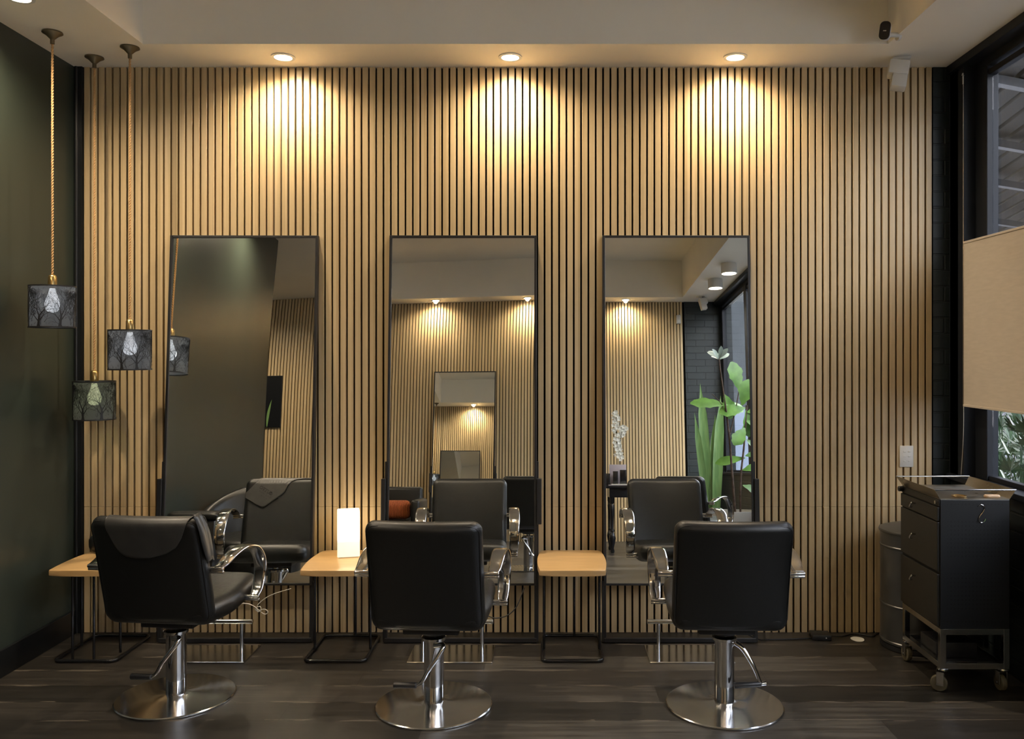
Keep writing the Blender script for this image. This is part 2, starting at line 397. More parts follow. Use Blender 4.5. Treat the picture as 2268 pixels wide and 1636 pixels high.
def point(name, parent, loc, W, col, r=.03):
    l = bpy.data.lights.new(name, 'POINT'); l.energy = W; l.color = col; l.shadow_soft_size = r
    o = bpy.data.objects.new(name, l); C.objects.link(o); o.parent = parent; o.location = loc; return o

# ------------------------------------------------------------------ room shell
XL, XR, YO, H = -2.586, 2.19, -6.55, 3.087
XFAR = -4.4
struct(MB().box(XFAR-.1, 2.33, YO-.1, .12, -.1, 0).build('floor', M['floor'], smooth=False))

def slat_wall(name, x0, x1, yface, sgn, seams=True):
    """backing board with slats standing proud; yface = front of the slats, sgn = direction the face looks"""
    d = .022
    y_b = yface-sgn*d
    wall = struct(MB().box(x0-.15 if x0 < -4 else x0, x1, y_b, y_b-sgn*.1, 0, H+.02).build(name, M['felt'], smooth=False))
    m = MB(); n = int(round((x1-x0)/.04)); zs = H-2.4
    rnd = random.Random(3)
    for i in range(n):
        a = x0+i*.04+.003; b = a+.0298
        if b > x1: b = x1
        m.box(a, b, y_b, yface, zs+.0004, H, .0010, seg=1); m.box(a, b, y_b, yface, .001, zs-.0004, .0012, seg=1)
    m.build('slat_cladding', M['slat'], wall, smooth=False)
    return wall
slat_wall('wall_back', -2.54, 2.10, 0.0, -1)
slat_wall('wall_front', XFAR, 1.78, YO, 1)
# brick pier strips beside the slats
struct(MB().box(2.10, 2.34, -.0, .12, 0, H+.02).build('wall_pier', M['brick_x'], smooth=False))
struct(MB().box(1.78, 2.40, YO-.12, YO, 0, H+.02).build('wall_pier_front', M['brick_x'], smooth=False))
struct(MB().box(-2.76, -2.54, 0, .12, 0, H+.02).build('wall_corner', M['black_trim'], smooth=False))
LW_END = -3.6
struct(MB().box(XL-.16, XL, LW_END, .0, 0, H+.02).build('wall_left', M['green'], smooth=False))
struct(MB().box(XFAR-.12, XFAR, YO, -2.0, 0, H+.02).build('wall_left_far', M['green'], smooth=False))
struct(MB().box(XFAR-.12, XL-.16, -2.1, -2.0, 0, H+.02).build('wall_recess', M['green'], smooth=False))
struct(MB().box(XL, XL+.016, LW_END, -.001, 0.0, .13, .003).build('baseboard_left', M['black_trim'], smooth=False))
struct(MB().tube([(XL+.012, -.008, 0.0), (XL+.012, -.008, H)], .010, 10).box(XL+.002, -2.542, -.012, 0, 0, H).build('trim_1', M['black_trim']))
# ceiling: soffit ring and raised tray
TX0, TX1, TY0, TY1, TZ = -2.05, 1.715, -.35, -6.25, 3.57
m = MB()
m.box(XFAR-.1, TX0, YO-.1, .1, H, H+.05); m.box(TX1, 2.45, YO-.1, .1, H, H+.05)
m.box(TX0, TX1, TY0, .1, H, H+.05); m.box(TX0, TX1, YO-.1, TY1, H, H+.05)
for a in ((TX0-.05, TX0, TY1-.05, TY0+.05), (TX1, TX1+.05, TY1-.05, TY0+.05), (TX0, TX1, TY0, TY0+.05), (TX0, TX1, TY1-.05, TY1)):
    m.box(a[0], a[1], a[2], a[3], H+.05, TZ)
m.box(TX0-.05, TX1+.05, TY1-.05, TY0+.05, TZ, TZ+.05)
struct(m.build('ceiling', M['ceil'], smooth=False))
# right wall: brick dado, sill, posts, head, glazing
SILL = .872
struct(MB().box(XR+.005, 2.33, YO, 0, 0, SILL-.03).build('wall_right', M['brick_y'], smooth=False))
struct(MB().box(XR-.02, 2.34, YO, 0, SILL-.03, SILL, .004).build('trim_2', M['frame_paint'], smooth=False))
struct(MB().box(XR, 2.31, -.16, 0, SILL, H).build('wall_pier_right', M['frame_paint'], smooth=False))
ys = [-.28, -1.95, -3.6, -5.2, YO+.12]
for i in range(4):
    y1, y0 = ys[i], ys[i+1]
    fr = MB()
    fr.box(2.25, 2.31, y1, y1+.12, SILL, H, .003)                # post
    if i == 3: fr.box(2.25, 2.31, YO, y0, SILL, H, .003)
    fr.box(2.245, 2.315, y0, y1, 3.00, H, .003).box(2.26, 2.30, y0, y1, 2.955, 2.985, .003)
    fr.box(2.26, 2.30, y0, y1, SILL, SILL+.025, .003)
    f = struct(fr.build('window_%d' % (i+1), M['frame_paint'], smooth=False))
    MB().box(2.278, 2.284, y0, y1, SILL+.02, 3.01).build('pane', M['glass'], f, smooth=False)
struct(MB().box(2.17, 2.25, YO, 0, H-.045, H, .003).build('trim_3', M['frame_paint'], smooth=False))
struct(MB().box(2.19, 2.235, -.10, -.002, SILL, H-.045, .004).build('trim_4', M['black_trim'], smooth=False))

# ------------------------------------------------------------------ ceiling lights
def downlight(x, y, label, W=SPOT_W, group='recessed ceiling downlights'):
    t = thing('downlight', label, 'ceiling light', (x, y, H), group=group)
    MB().lathe([(.048, -.001), (.062, -.001), (.062, -.006), (.046, -.007), (.043, .0), (.048, -.001)]).build('trim_ring', M['white_metal'], t)
    MB().lathe([(0, -.0055), (.030, -.005), (.044, -.0025), (.044, -.001), (0, -.001)]).build('lens', M['lens'], t)
    spot('light', t, (0, 0, -.018), W, 160, r=.03, blend=1.0); return t
for x, lab in ((-1.398, 'glowing round downlight above the left mirror by the slat wall'), (-.202, 'glowing round downlight above the middle of the slat wall'), (.984, 'glowing round downlight above right mirror by the slat wall')):
    downlight(x, -.165, lab)
for x, lab in ((-1.45, 'downlight on the opposite soffit, left one seen in the middle mirror'), (-.26, 'downlight on the opposite soffit at right edge of the middle mirror'), (1.0, 'downlight on the opposite soffit seen in the right mirror')):
    downlight(x, YO+.15, lab, SPOT_W*.8)
downlight(-2.32, -.92, 'bright downlight in the left soffit at the photo corner', 22)
downlight(-2.32, -2.6, 'downlight in the left soffit nearer the green wall end', 22)
downlight(-3.6, -5.2, 'added fill downlight over the recess behind the green wall end', 40)  # fill light added to brighten the recess end of the opposite wall
cyl0 = None
for y, lab in ((-4.45, 'white cylinder spotlight on right soffit, upper one in right mirror'), (-5.2, 'white cylinder spotlight on right soffit, lower one in right mirror')):
    if cyl0 is None:
        t = thing('ceiling_spotlight', lab, 'ceiling light', (1.93, y, H), group='cylinder spotlights by the window')
        MB().lathe([(0, 0), (.082, 0), (.084, -.004), (.084, -.105), (.078, -.11), (.074, -.105), (.074, -.09), (0, -.09)]).build('housing', M['white_metal'], t)
        MB().lathe([(0, -.094), (.072, -.094), (.072, -.0915), (0, -.0915)]).build('lens', M['lens'], t)
        spot('light', t, (0, 0, -.112), CYL_W, 120, col=(1, .9, .75), r=.05); cyl0 = t
    else: dup(cyl0, (1.93, y, H), 0, lab)

# ------------------------------------------------------------------ mirrors
TILT = R(3.9)
def mirror(xc, label, y_top, rz, side='', glass_only=None, opp=False, warp=0.0):
    """leaning mirror: local y = outwards distance is negative; pivot at the foot"""
    W = .80; Ht = 2.165; zb = .30; fw = .014; dp = .035
    foot = -(.03+Ht*math.sin(TILT))
    t = thing('leaning_mirror', label, 'mirror', (xc, foot if not opp else YO-foot, 0), rz + (PI if opp else 0), 'tall leaning mirrors')
    tilt = Matrix.Rotation(-TILT, 4, 'X')
    def put(o): o.matrix_local = tilt
    # local frame: x across, y towards wall (back), z along the mirror
    f = MB(); L = Ht/math.cos(TILT)
    f.box(-W/2, -W/2+fw, 0, dp, zb, L, .002).box(W/2-fw, W/2, 0, dp, zb, L, .002)
    f.box(-W/2+fw, W/2-fw, 0, dp, L-fw, L, .002).box(-W/2+fw, W/2-fw, 0, dp, zb-.0, zb+.012, .002)
    put(f.build('frame', M['black_metal'], t, smooth=False))
    g = MB(); n = 24; ww = W/2-fw
    vs = []
    for j in range(n+1):
        row = []
        for i in range(n+1):
            x = -ww+2*ww*i/n; z = zb+.012+(L-fw-zb-.012)*j/n
            u = x/ww; v = 2*j/n-1
            row.append(g.bm.verts.new((x, .006+warp*u*max(0, v)**2, z)))
        vs.append(row)
    for j in range(n):
        for i in range(n): g.bm.faces.new((vs[j][i], vs[j][i+1], vs[j+1][i+1], vs[j+1][i]))
    go = g.build('mirror_glass', M['mirror'], t, angle=180); put(go)
    md = go.modifiers.new('thickness', 'SOLIDIFY'); md.thickness = .004; md.offset = -1
    es = go.modifiers.new('crisp_edges', 'EDGE_SPLIT'); es.split_angle = R(30)
    b = MB().box(-W/2+.002, W/2-.002, .018, dp-.004, zb, L-.002); put(b.build('backing', M['black_metal'], t, smooth=False))
    for sx, nm in ((-1, 'l'), (1, 'r')):
        l = MB().box(sx*(W/2-.012), sx*(W/2+.010), .006, .030, .006, .95 if sx in side_list(side) else .32, .002)
        put(l.build('leg', M['black_metal'], t, smooth=False))
        if sx in side_list(side):
            s = MB().box(sx*(W/2+.001), sx*(W/2+.026), -.012, .034, .62, .86 if opp is False else .86, .003)
            put(s.build('side_bracket', M['black_metal'], t, smooth=False))
    c = MB().box(-W/2, W/2, .002, .032, .004, .028, .003); put(c.build('foot_bar', M['black_metal'], t, smooth=False))
    return t
def side_list(s): return {'': (), 'l': (-1,), 'r': (1,), 'lr': (-1, 1)}[s]
mirror(-1.650, 'tall black framed mirror reflecting the dark green wall', 0, R(.72), 'l', warp=-.003)
mirror(-.463, 'tall black framed mirror in the middle, reflecting another mirror', 0, R(.15), 'lr', warp=-.0015)
mirror(.692, 'tall black framed mirror reflecting the green potted plants', 0, R(0), 'r')
mirror(-1.05, 'mirror on the opposite wall, seen within the middle mirror', 0, R(-.3), 'lr', opp=True)

# ------------------------------------------------------------------ salon chair
def back_point(x, y, t):
    """y along the back height (-.235..+.235), t thickness direction (+ = front)"""
    Hh = .24; v = (y+Hh)/(2*Hh)
    yy = -.165-.115*v-.02*v*v
    zz = .383+.460*v
    curve = .55*x*x*(.45+.55*v)
    wide = 1+.0*v
    nx = Vector((0, .97, .22))
    return Vector((x*wide, yy+.035+curve, zz))+nx*t
def seat_point(x, y, t):
    v = (y+.265)/.53
    z = .405+.018*math.cos(PI*2*(v-.5))*-.6+.012*v
    return Vector((x*(1-.04*v), .095+y, z+t))
def make_chair(label, lever):
    t = thing('salon_chair', label, 'chair', group='black leather salon chairs')
    b = MB().pad(.482, .485, .075, .045, .034, back_point, bulge=.010).build('backrest', M['leather'], t, merge=True, angle=60)
    pts = []
    W, Hh, r = .482-.02, .485-.02, .038
    for cx, cy, a0 in ((W/2-r, Hh/2-r, 0), (-W/2+r, Hh/2-r, 90), (-W/2+r, -Hh/2+r, 180), (W/2-r, -Hh/2+r, 270)):
        for k in range(7):
            a = R(a0+15*k); pts.append(back_point(cx+r*math.cos(a), cy+r*math.sin(a), -.0268))
    dense = []
    for i in range(len(pts)):
        A, B = pts[i], pts[(i+1) % len(pts)]
        k = max(1, int((B-A).length/.03))
        for j in range(k): dense.append(A.lerp(B, j/k))
    MB().tube(dense, .0028, 6, closed=True).build('piping', M['leather'], b)
    s = MB().pad(.485, .53, .095, .06, .042, seat_point, bulge=.008).build('seat', M['leather'], t, merge=True, angle=60)
    mech = MB().box(-.12, .12, -.08, .14, .330, .362, .006).cyl((0, 0, .315), (0, 0, .34), .05, .075)
    mech.build('seat_mechanism', M['black_metal'], t)
    # chrome loop arms
    prof = [(-.165, .622), (-.12, .631), (-.06, .651), (.02, .664), (.09, .660), (.16, .637), (.212, .592), (.236, .538), (.232, .482), (.210, .435), (.182, .408)]
    path = catmull([(0, y, z) for y, z in prof], 6)
    for sx in (-1, 1):
        fr = []; n = len(path)
        for i, p in enumerate(path):
            d = (path[min(i+1, n-1)]-path[max(i-1, 0)]).normalized(); nn = Vector((0, -d.z, d.y))
            u = i/(n-1); wd = .022+.011*math.sin(PI*u)**.7; th = .0065
            cx = sx*(.279+.004*math.sin(PI*u))
            cs = []
            for k in range(14):
                a = 2*PI*k/14; ca, sa = math.cos(a), math.sin(a)
                ex = math.copysign(abs(ca)**.6, ca)*wd; ey = math.copysign(abs(sa)**.8, sa)*th
                cs.append(Vector((cx+ex, p.y, p.z))+nn*ey)
            fr.append(cs)
        arm = MB().sweep(fr).build('armrest', M['chrome'], t, angle=70)
        for (y, z) in ((-.168, .617), (.180, .402)):
            st = MB(); st.cyl((sx*.225, y, z), (sx*.302, y, z), .0085, seg=18, bevel=.002).cyl((sx*.225, y+.003, z-.013), (sx*.302, y+.003, z-.013), .0065, seg=16, bevel=.002)
            st.build('mounting_bar', M['chrome'], arm)
    # pump column
    MB().cyl((0, 0, .010), (0, 0, .285), .043, seg=40).lathe([(.043, .285), (.052, .288), (.053, .300), (.046, .304), (.02, .304)], seg=40).build('column', M['chrome'], t)
    MB().cyl((0, 0, .30), (0, 0, .335), .017).build('piston', M['chrome'], t)
    MB().lathe([(0, .0), (.246, .0), (.252, .003), (.252, .007), (.248, .010), (.10, .013), (.06, .018), (.045, .022), (0, .022)], seg=96).build('base_plate', M['brushed'], t, angle=30)
    sx = lever
    if sx < 0: lp = [(.012, -.043, .275), (.055, -.075, .285), (.035, -.095, .245), (-.005, -.105, .19), (-.03, -.105, .145), (-.055, -.10, .125)]
    else: lp = [(.045, -.01, .275), (.075, -.03, .255), (.115, -.05, .19), (.14, -.06, .13), (.15, -.06, .118)]
    path = catmull(lp, 6)
    lv = MB().tube(path, .008, 12, rs=[.012-.005*i/(len(path)-1) for i in range(len(path))])
    if sx > 0: lv.cyl((.145, -.06, .118), (.165, -.058, .120), .009)
    lo = lv.build('pump_lever', M['chrome'], t)
    g = MB()
    if sx < 0: g.cyl((-.055, -.10, .125), (-.155, -.09, .120), .0125, .014, bevel=.004)
    else: g.cyl((.145, -.06, .118), (.03, -.066, .112), .0115, .013, bevel=.004)
    g.build('rubber_grip', M['black_metal'], lo)
    return t
ch = make_chair('black salon chair before the middle mirror, back to us, nothing draped on it', -1)
ch.location = (-.497, CAMY+3.70, 0); ch.rotation_euler = (0, 0, R(-3))
chl = dup(ch, (-1.654, CAMY+3.79, 0), R(-5.5), 'black salon chair draped with a grey leather collar, before the left mirror')
chr_ = make_chair('black salon chair before the right mirror with pump lever on its right', 1)
chr_.location = (.762, CAMY+3.70, 0); chr_.rotation_euler = (0, 0, R(-2))
dup(ch, (-.17, -3.55, 0), R(178), 'black salon chair turned away, cut off at right edge of middle mirror')
dup(ch, (1.30, -3.42, 0), R(215), 'black salon chair behind the right chair, seen only in right mirror')

# grey collar draped over the left chair
def collar():
    t = thing('cutting_collar', 'grey leather cutting collar draped over the left chair back', 'cutting collar', (-1.654, CAMY+3.79, 0), R(-5.5))
    def over(x, s, off=.004):
        """s: <0 behind, >0 in front, arc length from the crest"""
        T = .0375+off; rr = T
        arc = rr*PI/2*.9
        Hh = .2425
        if abs(s) <= arc:
            a = s/rr/.9
            base = back_point(x, Hh-.034, 0); up = back_point(x, Hh, 0)-back_point(x, Hh-.1, 0); up.normalize()
            q = base+up*(.034+off)*math.cos(a)
            return q+Vector((0, .97, .22))*(T*math.sin(a))
        y = Hh-.034-(abs(s)-arc)
        bl = .008*(1-(2*x/.482)**2)*(1-(2*y/.485)**2)
        return back_point(x, y, math.copysign(T, s)+(bl+.004 if s > 0 else -bl*.6))
    def interp(P, x):
        if x <= P[0][0]: return P[0][1]
        for (x0_, y0_), (x1_, y1_) in zip(P, P[1:]):
            if x <= x1_: return y0_+(y1_-y0_)*(x-x0_)/(x1_-x0_)
        return P[-1][1]
    RP = [(-.235, -.13), (-.20, -.09), (-.165, -.045), (-.155, .02), (-.148, .06), (-.12, .135), (-.10, .168), (-.075, .184), (-.03, .190), (.03, .187), (.10, .168), (.145, .14), (.172, .10), (.192, .05), (.205, .0), (.236, -.01)]
    FP = [(-.235, .155), (-.14, .218), (-.125, .223), (-.11, .218), (-.015, .142), (.005, .12), (.018, .085), (.035, .058), (.07, .036), (.12, .026), (.17, .030), (.20, .055), (.236, .11)]
    rear = lambda x: interp(RP, x)
    front = lambda x: interp(FP, x)
    m = MB(); nx, nsn = 96, 34; x0, x1 = -.234, .236
    rows = []
    for i in range(nx+1):
        x = x0+(x1-x0)*i/nx; a, b = -rear(x), front(x)
        rows.append([m.bm.verts.new(over(x, a+(b-a)*j/nsn)) for j in range(nsn+1)])
    for i in range(nx):
        for j in range(nsn): m.bm.faces.new((rows[i][j], rows[i+1][j], rows[i+1][j+1], rows[i][j+1]))
    o = m.build('collar_sheet', M['collar'], t, angle=60); md = o.modifiers.new('t', 'SOLIDIFY'); md.thickness = .003; md.offset = 0
    # strap end hanging down the chair's right side
    m = MB(); rows = []
    for j in range(13):
        v = j/12; z = .868-.21*v; yc = -.275+.085*v+.01; hw = .030+.012*math.sin(PI*v)
        x = .235+.018*math.sin(min(1, v*2.2)*PI/2)
        rows.append([m.bm.verts.new((x+.004*math.sin(k), yc-hw+2*hw*k/6, z-(.008 if k in (0, 6) and j == 12 else 0))) for k in range(7)])
    for j in range(12):
        for k in range(6): m.bm.faces.new((rows[j][k], rows[j][k+1], rows[j+1][k+1], rows[j+1][k]))
    o = m.build('strap_end', M['collar'], t, angle=60); md = o.modifiers.new('t', 'SOLIDIFY'); md.thickness = .003; md.offset = 0
    # embossed words on the front
    def txt(s, size, lx, lz, name):
        cu = bpy.data.curves.new(name, 'FONT'); cu.body = s; cu.size = size; cu.align_x = 'CENTER'; cu.extrude = .0006
        tmp = bpy.data.objects.new('tmp_text', cu); C.objects.link(tmp); bpy.context.view_layer.update()
        dg = bpy.context.evaluated_depsgraph_get(); me = bpy.data.meshes.new_from_object(tmp.evaluated_get(dg)); bpy.data.objects.remove(tmp)
        for v in me.vertices:
            px, py = v.co.x, v.co.y
            a = R(33); qx = px*math.cos(a)-py*math.sin(a)+lx; qy = px*math.sin(a)+py*math.cos(a)+lz
            # seen from the front x is mirrored
            v.co = over(-.115-qx, .135-qy, .0068+v.co.z)
        me.materials.append(M['emboss'])
        o = bpy.data.objects.new(name, me); C.objects.link(o); o.parent = t
    txt('CUTTO', .028, .0, .012, 'embossed_lettering')
    # two worn, unreadable raised lines under the word
    for ly, bits in ((-.008, (-.05, -.036, -.02, .0, .014, .03)), (-.026, (-.034, -.016, .004))):
        m = MB(); a = R(33)
        for bx_ in bits:
            q = []
            for px, py in ((bx_, ly), (bx_+.010, ly), (bx_+.010, ly+.005), (bx_, ly+.005)):
                q.append(m.bm.verts.new(over(-.115-(px*math.cos(a)-py*math.sin(a)), .135-(px*math.sin(a)+py*math.cos(a)), .0072)))
            m.bm.faces.new(q)
        o = m.build('embossed_line', M['emboss'], t, smooth=False); md = o.modifiers.new('t', 'SOLIDIFY'); md.thickness = .0008
collar()

# ------------------------------------------------------------------ side tables
def table(xc, label, rods, base_dx=0, base_w=.30):
    t = thing('side_table', label, 'table', (xc, -.29, 0), group='low side tables with wooden tops')
    zt = .463; hw = .166; poly = []
    yf, yb = -.195, .235
    side = []
    for k in range(13):
        v = k/12; y = yf+.012+(yb-.02-yf-.012)*v
        side.append((hw+.014*math.sin(PI*v)-.004, y))
    poly = [(hw-.014, yf+.003), (hw-.004, yf+.008)]+side+[(hw-.02, yb-.004), (hw-.045, yb)]
    poly = [(-.1, yf-.004), (0, yf-.006), (.1, yf-.004)]+poly+[(-x, y) for x, y in reversed(poly)]
    MB().prism(poly, zt-.028, zt, .004).build('tabletop', M['beech'], t, angle=30)
    bw = base_w/2; yb2, yf2 = .215, -.165; r = .03; pts = []
    for cx, cy, a0 in ((bw-r, yb2-r, 0), (-bw+r, yb2-r, 90), (-bw+r, yf2+r, 180), (bw-r, yf2+r, 270)):
        for k in range(7):
            a = R(a0+15*k); pts.append((base_dx+cx+r*math.cos(a), cy+r*math.sin(a), .010))
    MB().tube(pts, .0085, 12, closed=True).build('floor_loop', M['black_gloss'], t)
    for x, y in rods:
        MB().cyl((x, y, .012), (x, y, zt-.028), .0065, seg=14).build('leg', M['black_gloss'], t)
    MB().box(-.12, .12, -.13, .17, zt-.034, zt-.028).build('mounting_plate', M['black_metal'], t)
    return t
std = [(-.142, -.0), (.142, -.0), (.02, .208)]
table(-1.055, 'side table with beech top carrying the glowing square lamp', std)
table(.118, 'empty side table with beech top between middle and right mirrors', std)
table(-2.288, 'side table with beech top in the left corner by the green wall', [(-.06, -.16), (.045, -.16), (.12, -.05), (-.13, .05)])

# box lamp
t = thing('table_lamp', 'glowing white square column lamp on the beech side table', 'lamp', (-1.052, -.175, .4635), R(14))
MB().box(-.057, .057, -.057, .057, .085, .238, .006).build('lamp_shade', M['lamp_glass'], t)
MB().box(-.057, .057, -.057, .057, .004, .085, .004).build('shade_dim_part', M['lamp_dim'], t)  # lower part of the shade, split off to step the glow down
MB().box(-.05, .05, -.05, .05, 0, .004).build('base', M['white'], t)
# black bag on left table
m = MB()
m.pad(.13, .11, .10, .04, .045, lambda x, y, t_: Vector((x, t_, .055+y*(1 if y < 0 else 1-.3*abs(x)/.065))), n=16)
o = m.build('pouch', M['leather'], None, merge=True, angle=70, loc=(-2.385, -.10, .4635)); tag(o, 'small black pouch on the left side table behind the chair', 'pouch')

# ------------------------------------------------------------------ footrests
def footrest(xc, label, first):
    if first: return dup(first, (xc, -.345, 0), 0, label)
    t = thing('footrest', label, 'footrest', (xc, -.345, 0), group='steel footrests under the mirrors')
    MB().box(-.21, .21, -.125, .125, 0, .010, .002).build('floor_plate', M['brushed'], t, smooth=False)
    MB().cyl((-.207, .01, .166), (.207, .01, .166), .0115, bevel=.002).build('foot_bar', M['brushed'], t)
    for sx in (-1, 1): MB().cyl((sx*.150, .01, .010), (sx*.150, .01, .158), .0095).build('post', M['brushed'], t)
    return t
f0 = footrest(-.487, 'steel footrest on flat plate before the middle mirror', None)
footrest(-1.705, 'steel footrest on flat plate before the left mirror', f0)
footrest(.707, 'steel footrest on flat plate before the right mirror', f0)

# ------------------------------------------------------------------ pendants
def filigree(Rr, hh, seed):
    rnd = random.Random(seed); m = MB(); bm = m.bm
    def P(u, z): a = u/Rr; return (Rr*math.sin(a), -Rr*math.cos(a), z)
    def seg(u0, z0, u1, z1, w0, w1):
        z0 = min(max(z0, .004), hh-.004); z1 = min(max(z1, .004), hh-.004)
        dx, dz = u1-u0, z1-z0; L = math.hypot(dx, dz)
        if L < 1e-5: return
        nx, nz = -dz/L, dx/L
        v = [bm.verts.new(P(u0+nx*w0, z0+nz*w0)), bm.verts.new(P(u0-nx*w0, z0-nz*w0)), bm.verts.new(P(u1-nx*w1, z1-nz*w1)), bm.verts.new(P(u1+nx*w1, z1+nz*w1))]
        bm.faces.new(v)
    def grow(u, z, a, L, w, d):
        if d == 0 or z > hh: return
        n = 2; 
        for _ in range(n):
            a2 = a+rnd.uniform(-.12, .12); u1 = u+math.sin(a2)*L/n; z1 = z+math.cos(a2)*L/n
            seg(u, z, u1, z1, w, w*.82); u, z, a, w = u1, z1, a2, w*.82
        k = 3 if rnd.random() < .35 and d > 3 else 2
        for i in range(k):
            s = (-1, 1, rnd.choice((-.3, .3)))[i]
            grow(u, z, a+s*rnd.uniform(.22, .52), L*rnd.uniform(.68, .86), w*.72, d-1)
    circ = 2*PI*Rr; nt = 8
    for i in range(nt):
        u = circ*i/nt+rnd.uniform(-.01, .01)
        seg(u, 0.003, u, .016, .0095, .0062)
        grow(u, .014, rnd.uniform(-.06, .06), .042, .0060, 9)
        for s in (-1, 1): grow(u, .03, s*.6, .035, .0026, 6)
    for i in range(70):
        u = rnd.uniform(0, circ); z = rnd.uniform(.01, hh*.95)
        grow(u, z, rnd.uniform(-1.2, 1.2), rnd.uniform(.014, .024), .0011, 5)
    for i in range(700):
        u = rnd.uniform(0, circ); z = rnd.random()**.85*hh; a = rnd.uniform(0, PI); L = rnd.uniform(.006, .014)
        seg(u, z, u+math.cos(a)*L, z+math.sin(a)*L, .0004, .0004)
    return m
def pendant(x, y, ztop, label, bulb, Wt, col, seed, first=None):
    t = thing('pendant_light', label, 'pendant lamp', (x, y, 0), group='filigree pendant lamps')
    Rr, hh = .1025, .205; zb = ztop-hh
    sh = filigree(Rr, hh, seed).build('lamp_shade', M['shade'], t, smooth=False, loc=(0, 0, zb))
    md = sh.modifiers.new('t', 'SOLIDIFY'); md.thickness = .0008; md.offset = 0
    MB().lathe([(Rr-.004, .004), (Rr-.004, hh-.004), (Rr-.0046, hh-.004), (Rr-.0046, .004), (Rr-.004, .004)], seg=56).build('diffuser', M['diffuser'], sh)
    for z0, z1 in ((0, .007), (hh-.007, hh)):
        m = MB(); m.lathe([(Rr+.0012, z0), (Rr+.0012, z1), (Rr-.0016, z1), (Rr-.0016, z0), (Rr+.0012, z0)], seg=56)
        for k in range(3 if z0 else 0):
            a = k*2*PI/3+.4; m.tube([(.02*math.cos(a), .02*math.sin(a), hh-.003), (Rr*math.cos(a), Rr*math.sin(a), hh-.003)], .0016, 6)
        m.build('shade_ring', M['shade'], sh)
    MB().lathe([(0, .058), (.006, .056), (.014, .052), (.019, .044), (.020, .0), (.019, -.004), (.022, -.006), (.022, -.012), (0, -.012)], (0, 0, ztop), 28).build('lamp_socket', M['brass'], t)
    MB().lathe([(.012, -.012), (.016, -.03), (.028, -.065), (.034, -.09), (.031, -.112), (.018, -.126), (0, -.130)], (0, 0, ztop), 24).build('bulb', bulb, t)
    z0, z1 = ztop+.056, H-.055; L = z1-z0; nn = int(L/.006); A, B = [], []
    for i in range(nn+1):
        z = z0+L*i/nn; a = z*2*PI/.028
        A.append((.0030*math.cos(a), .0030*math.sin(a), z)); B.append((-.0030*math.cos(a), -.0030*math.sin(a), z))
    MB().tube(A, .0034, 6).tube(B, .0034, 6).build('cord', M['rope'], t)
    MB().lathe([(0, 0), (.046, 0), (.047, -.006), (.030, -.016), (.014, -.032), (.010, -.036), (.010, -.058), (0, -.060)], (0, 0, H), 28).build('ceiling_rose', M['brass_dark'], t)
    point('light', t, (0, 0, ztop-.09), Wt, col, .036)
M['brass_dark'] = mat('aged_brass', (.16, .13, .08), .4, .7)
pendant(-2.413, CAMY+4.15, 1.853, 'pendant lamp with black tree cut-out shade, highest and leftmost', M['bulb_cool'], 1.3, (.85, .92, 1), 1)
pendant(-2.136, CAMY+4.354, 1.645, 'pendant lamp with tree cut-out shade, beside the left mirror', M['bulb_cool'], 1.3, (.85, .92, 1), 2)
pendant(-2.395, CAMY+4.50, 1.380, 'lowest pendant lamp, tree cut-out shade with dim yellowish bulb', M['bulb_warm'], .6, (.85, 1, .5), 3)

# ------------------------------------------------------------------ trolley, bin, wall items
tx0, tx1, ty0, ty1 = 1.759, 2.069, -.83, -.42
tcx, tcy = (tx0+tx1)/2, (ty0+ty1)/2
t = thing('salon_trolley', 'black metal trolley on casters with steel tray top by the window', 'trolley', (tcx, tcy, 0))
hx, hy = (tx1-tx0)/2, (ty1-ty0)/2
MB().box(-hx, hx, -hy, hy, .288, .868, .002).build('body', M['trolley'], t, smooth=False)
MB().box(-hx-.006, -hx, -hy+.004, hy-.004, .838, .868, .001).build('top_rail', M['trolley_side'], t, smooth=False)
for z0, z1, hz in ((.772, .833, .812), (.545, .766, .665), (.300, .532, .468)):
    d = MB().box(-hx-.012, -hx, -hy+.006, hy-.006, z0, z1, .002).build('drawer', M['trolley_side'], t, smooth=False)
    k = catmull([(-hx-.012, .03, hz), (-hx-.028, .02, hz+.002), (-hx-.042, .0, hz+.008), (-hx-.047, .01, hz-.012), (-hx-.036, .012, hz-.014)], 5)
    MB().tube(k, .0045, 10).build('handle', M['chrome'], d)
MB().cyl((-hx, -hy+.03, .853), (-hx-.012, -hy+.03, .853), .008).build('lock', M['chrome'], t)
MB().cyl((-hx-.006, hy-.02, .856), (-hx-.03, hy-.02, .856), .013, bevel=.004).build('knob', M['black_metal'], t)
# tray with flared sides
m = MB()
m.box(-hx, hx, -hy, hy, .868, .873)
for sx in (-1, 1):
    v = [(sx*hx, -hy, .873), (sx*hx, hy, .873), (sx*(hx+.026), hy+.012, .914), (sx*(hx+.026), -hy-.004, .914)]
    a = [m.bm.verts.new(p) for p in v]; b = [m.bm.verts.new((p[0]+sx*.0016, p[1], p[2]-.0012)) for p in v]
    m.bm.faces.new(a); m.bm.faces.new(b[::-1])
    for i in range(4): m.bm.faces.new((a[i], a[(i+1) % 4], b[(i+1) % 4], b[i]))
m.build('tray', M['steel'], t, smooth=False)
for y in (-hy-.004, hy+.012):
    MB().box(-hx-.028, hx+.028, y-.003, y+.003, .910, .916, .001).build('tray_rail', M['brushed'], t, smooth=False)
m = MB(); q = .026
for x in (-hx, hx-q):
    for y in (-hy, hy-q): m.box(x, x+q, y, y+q, .108, .288, .001)
for z in (.108, .262):
    for y in (-hy, hy-q): m.box(-hx+q, hx-q, y, y+q, z, z+q, .001)
    for x in (-hx, hx-q): m.box(x, x+q, -hy+q, hy-q, z, z+q, .001)
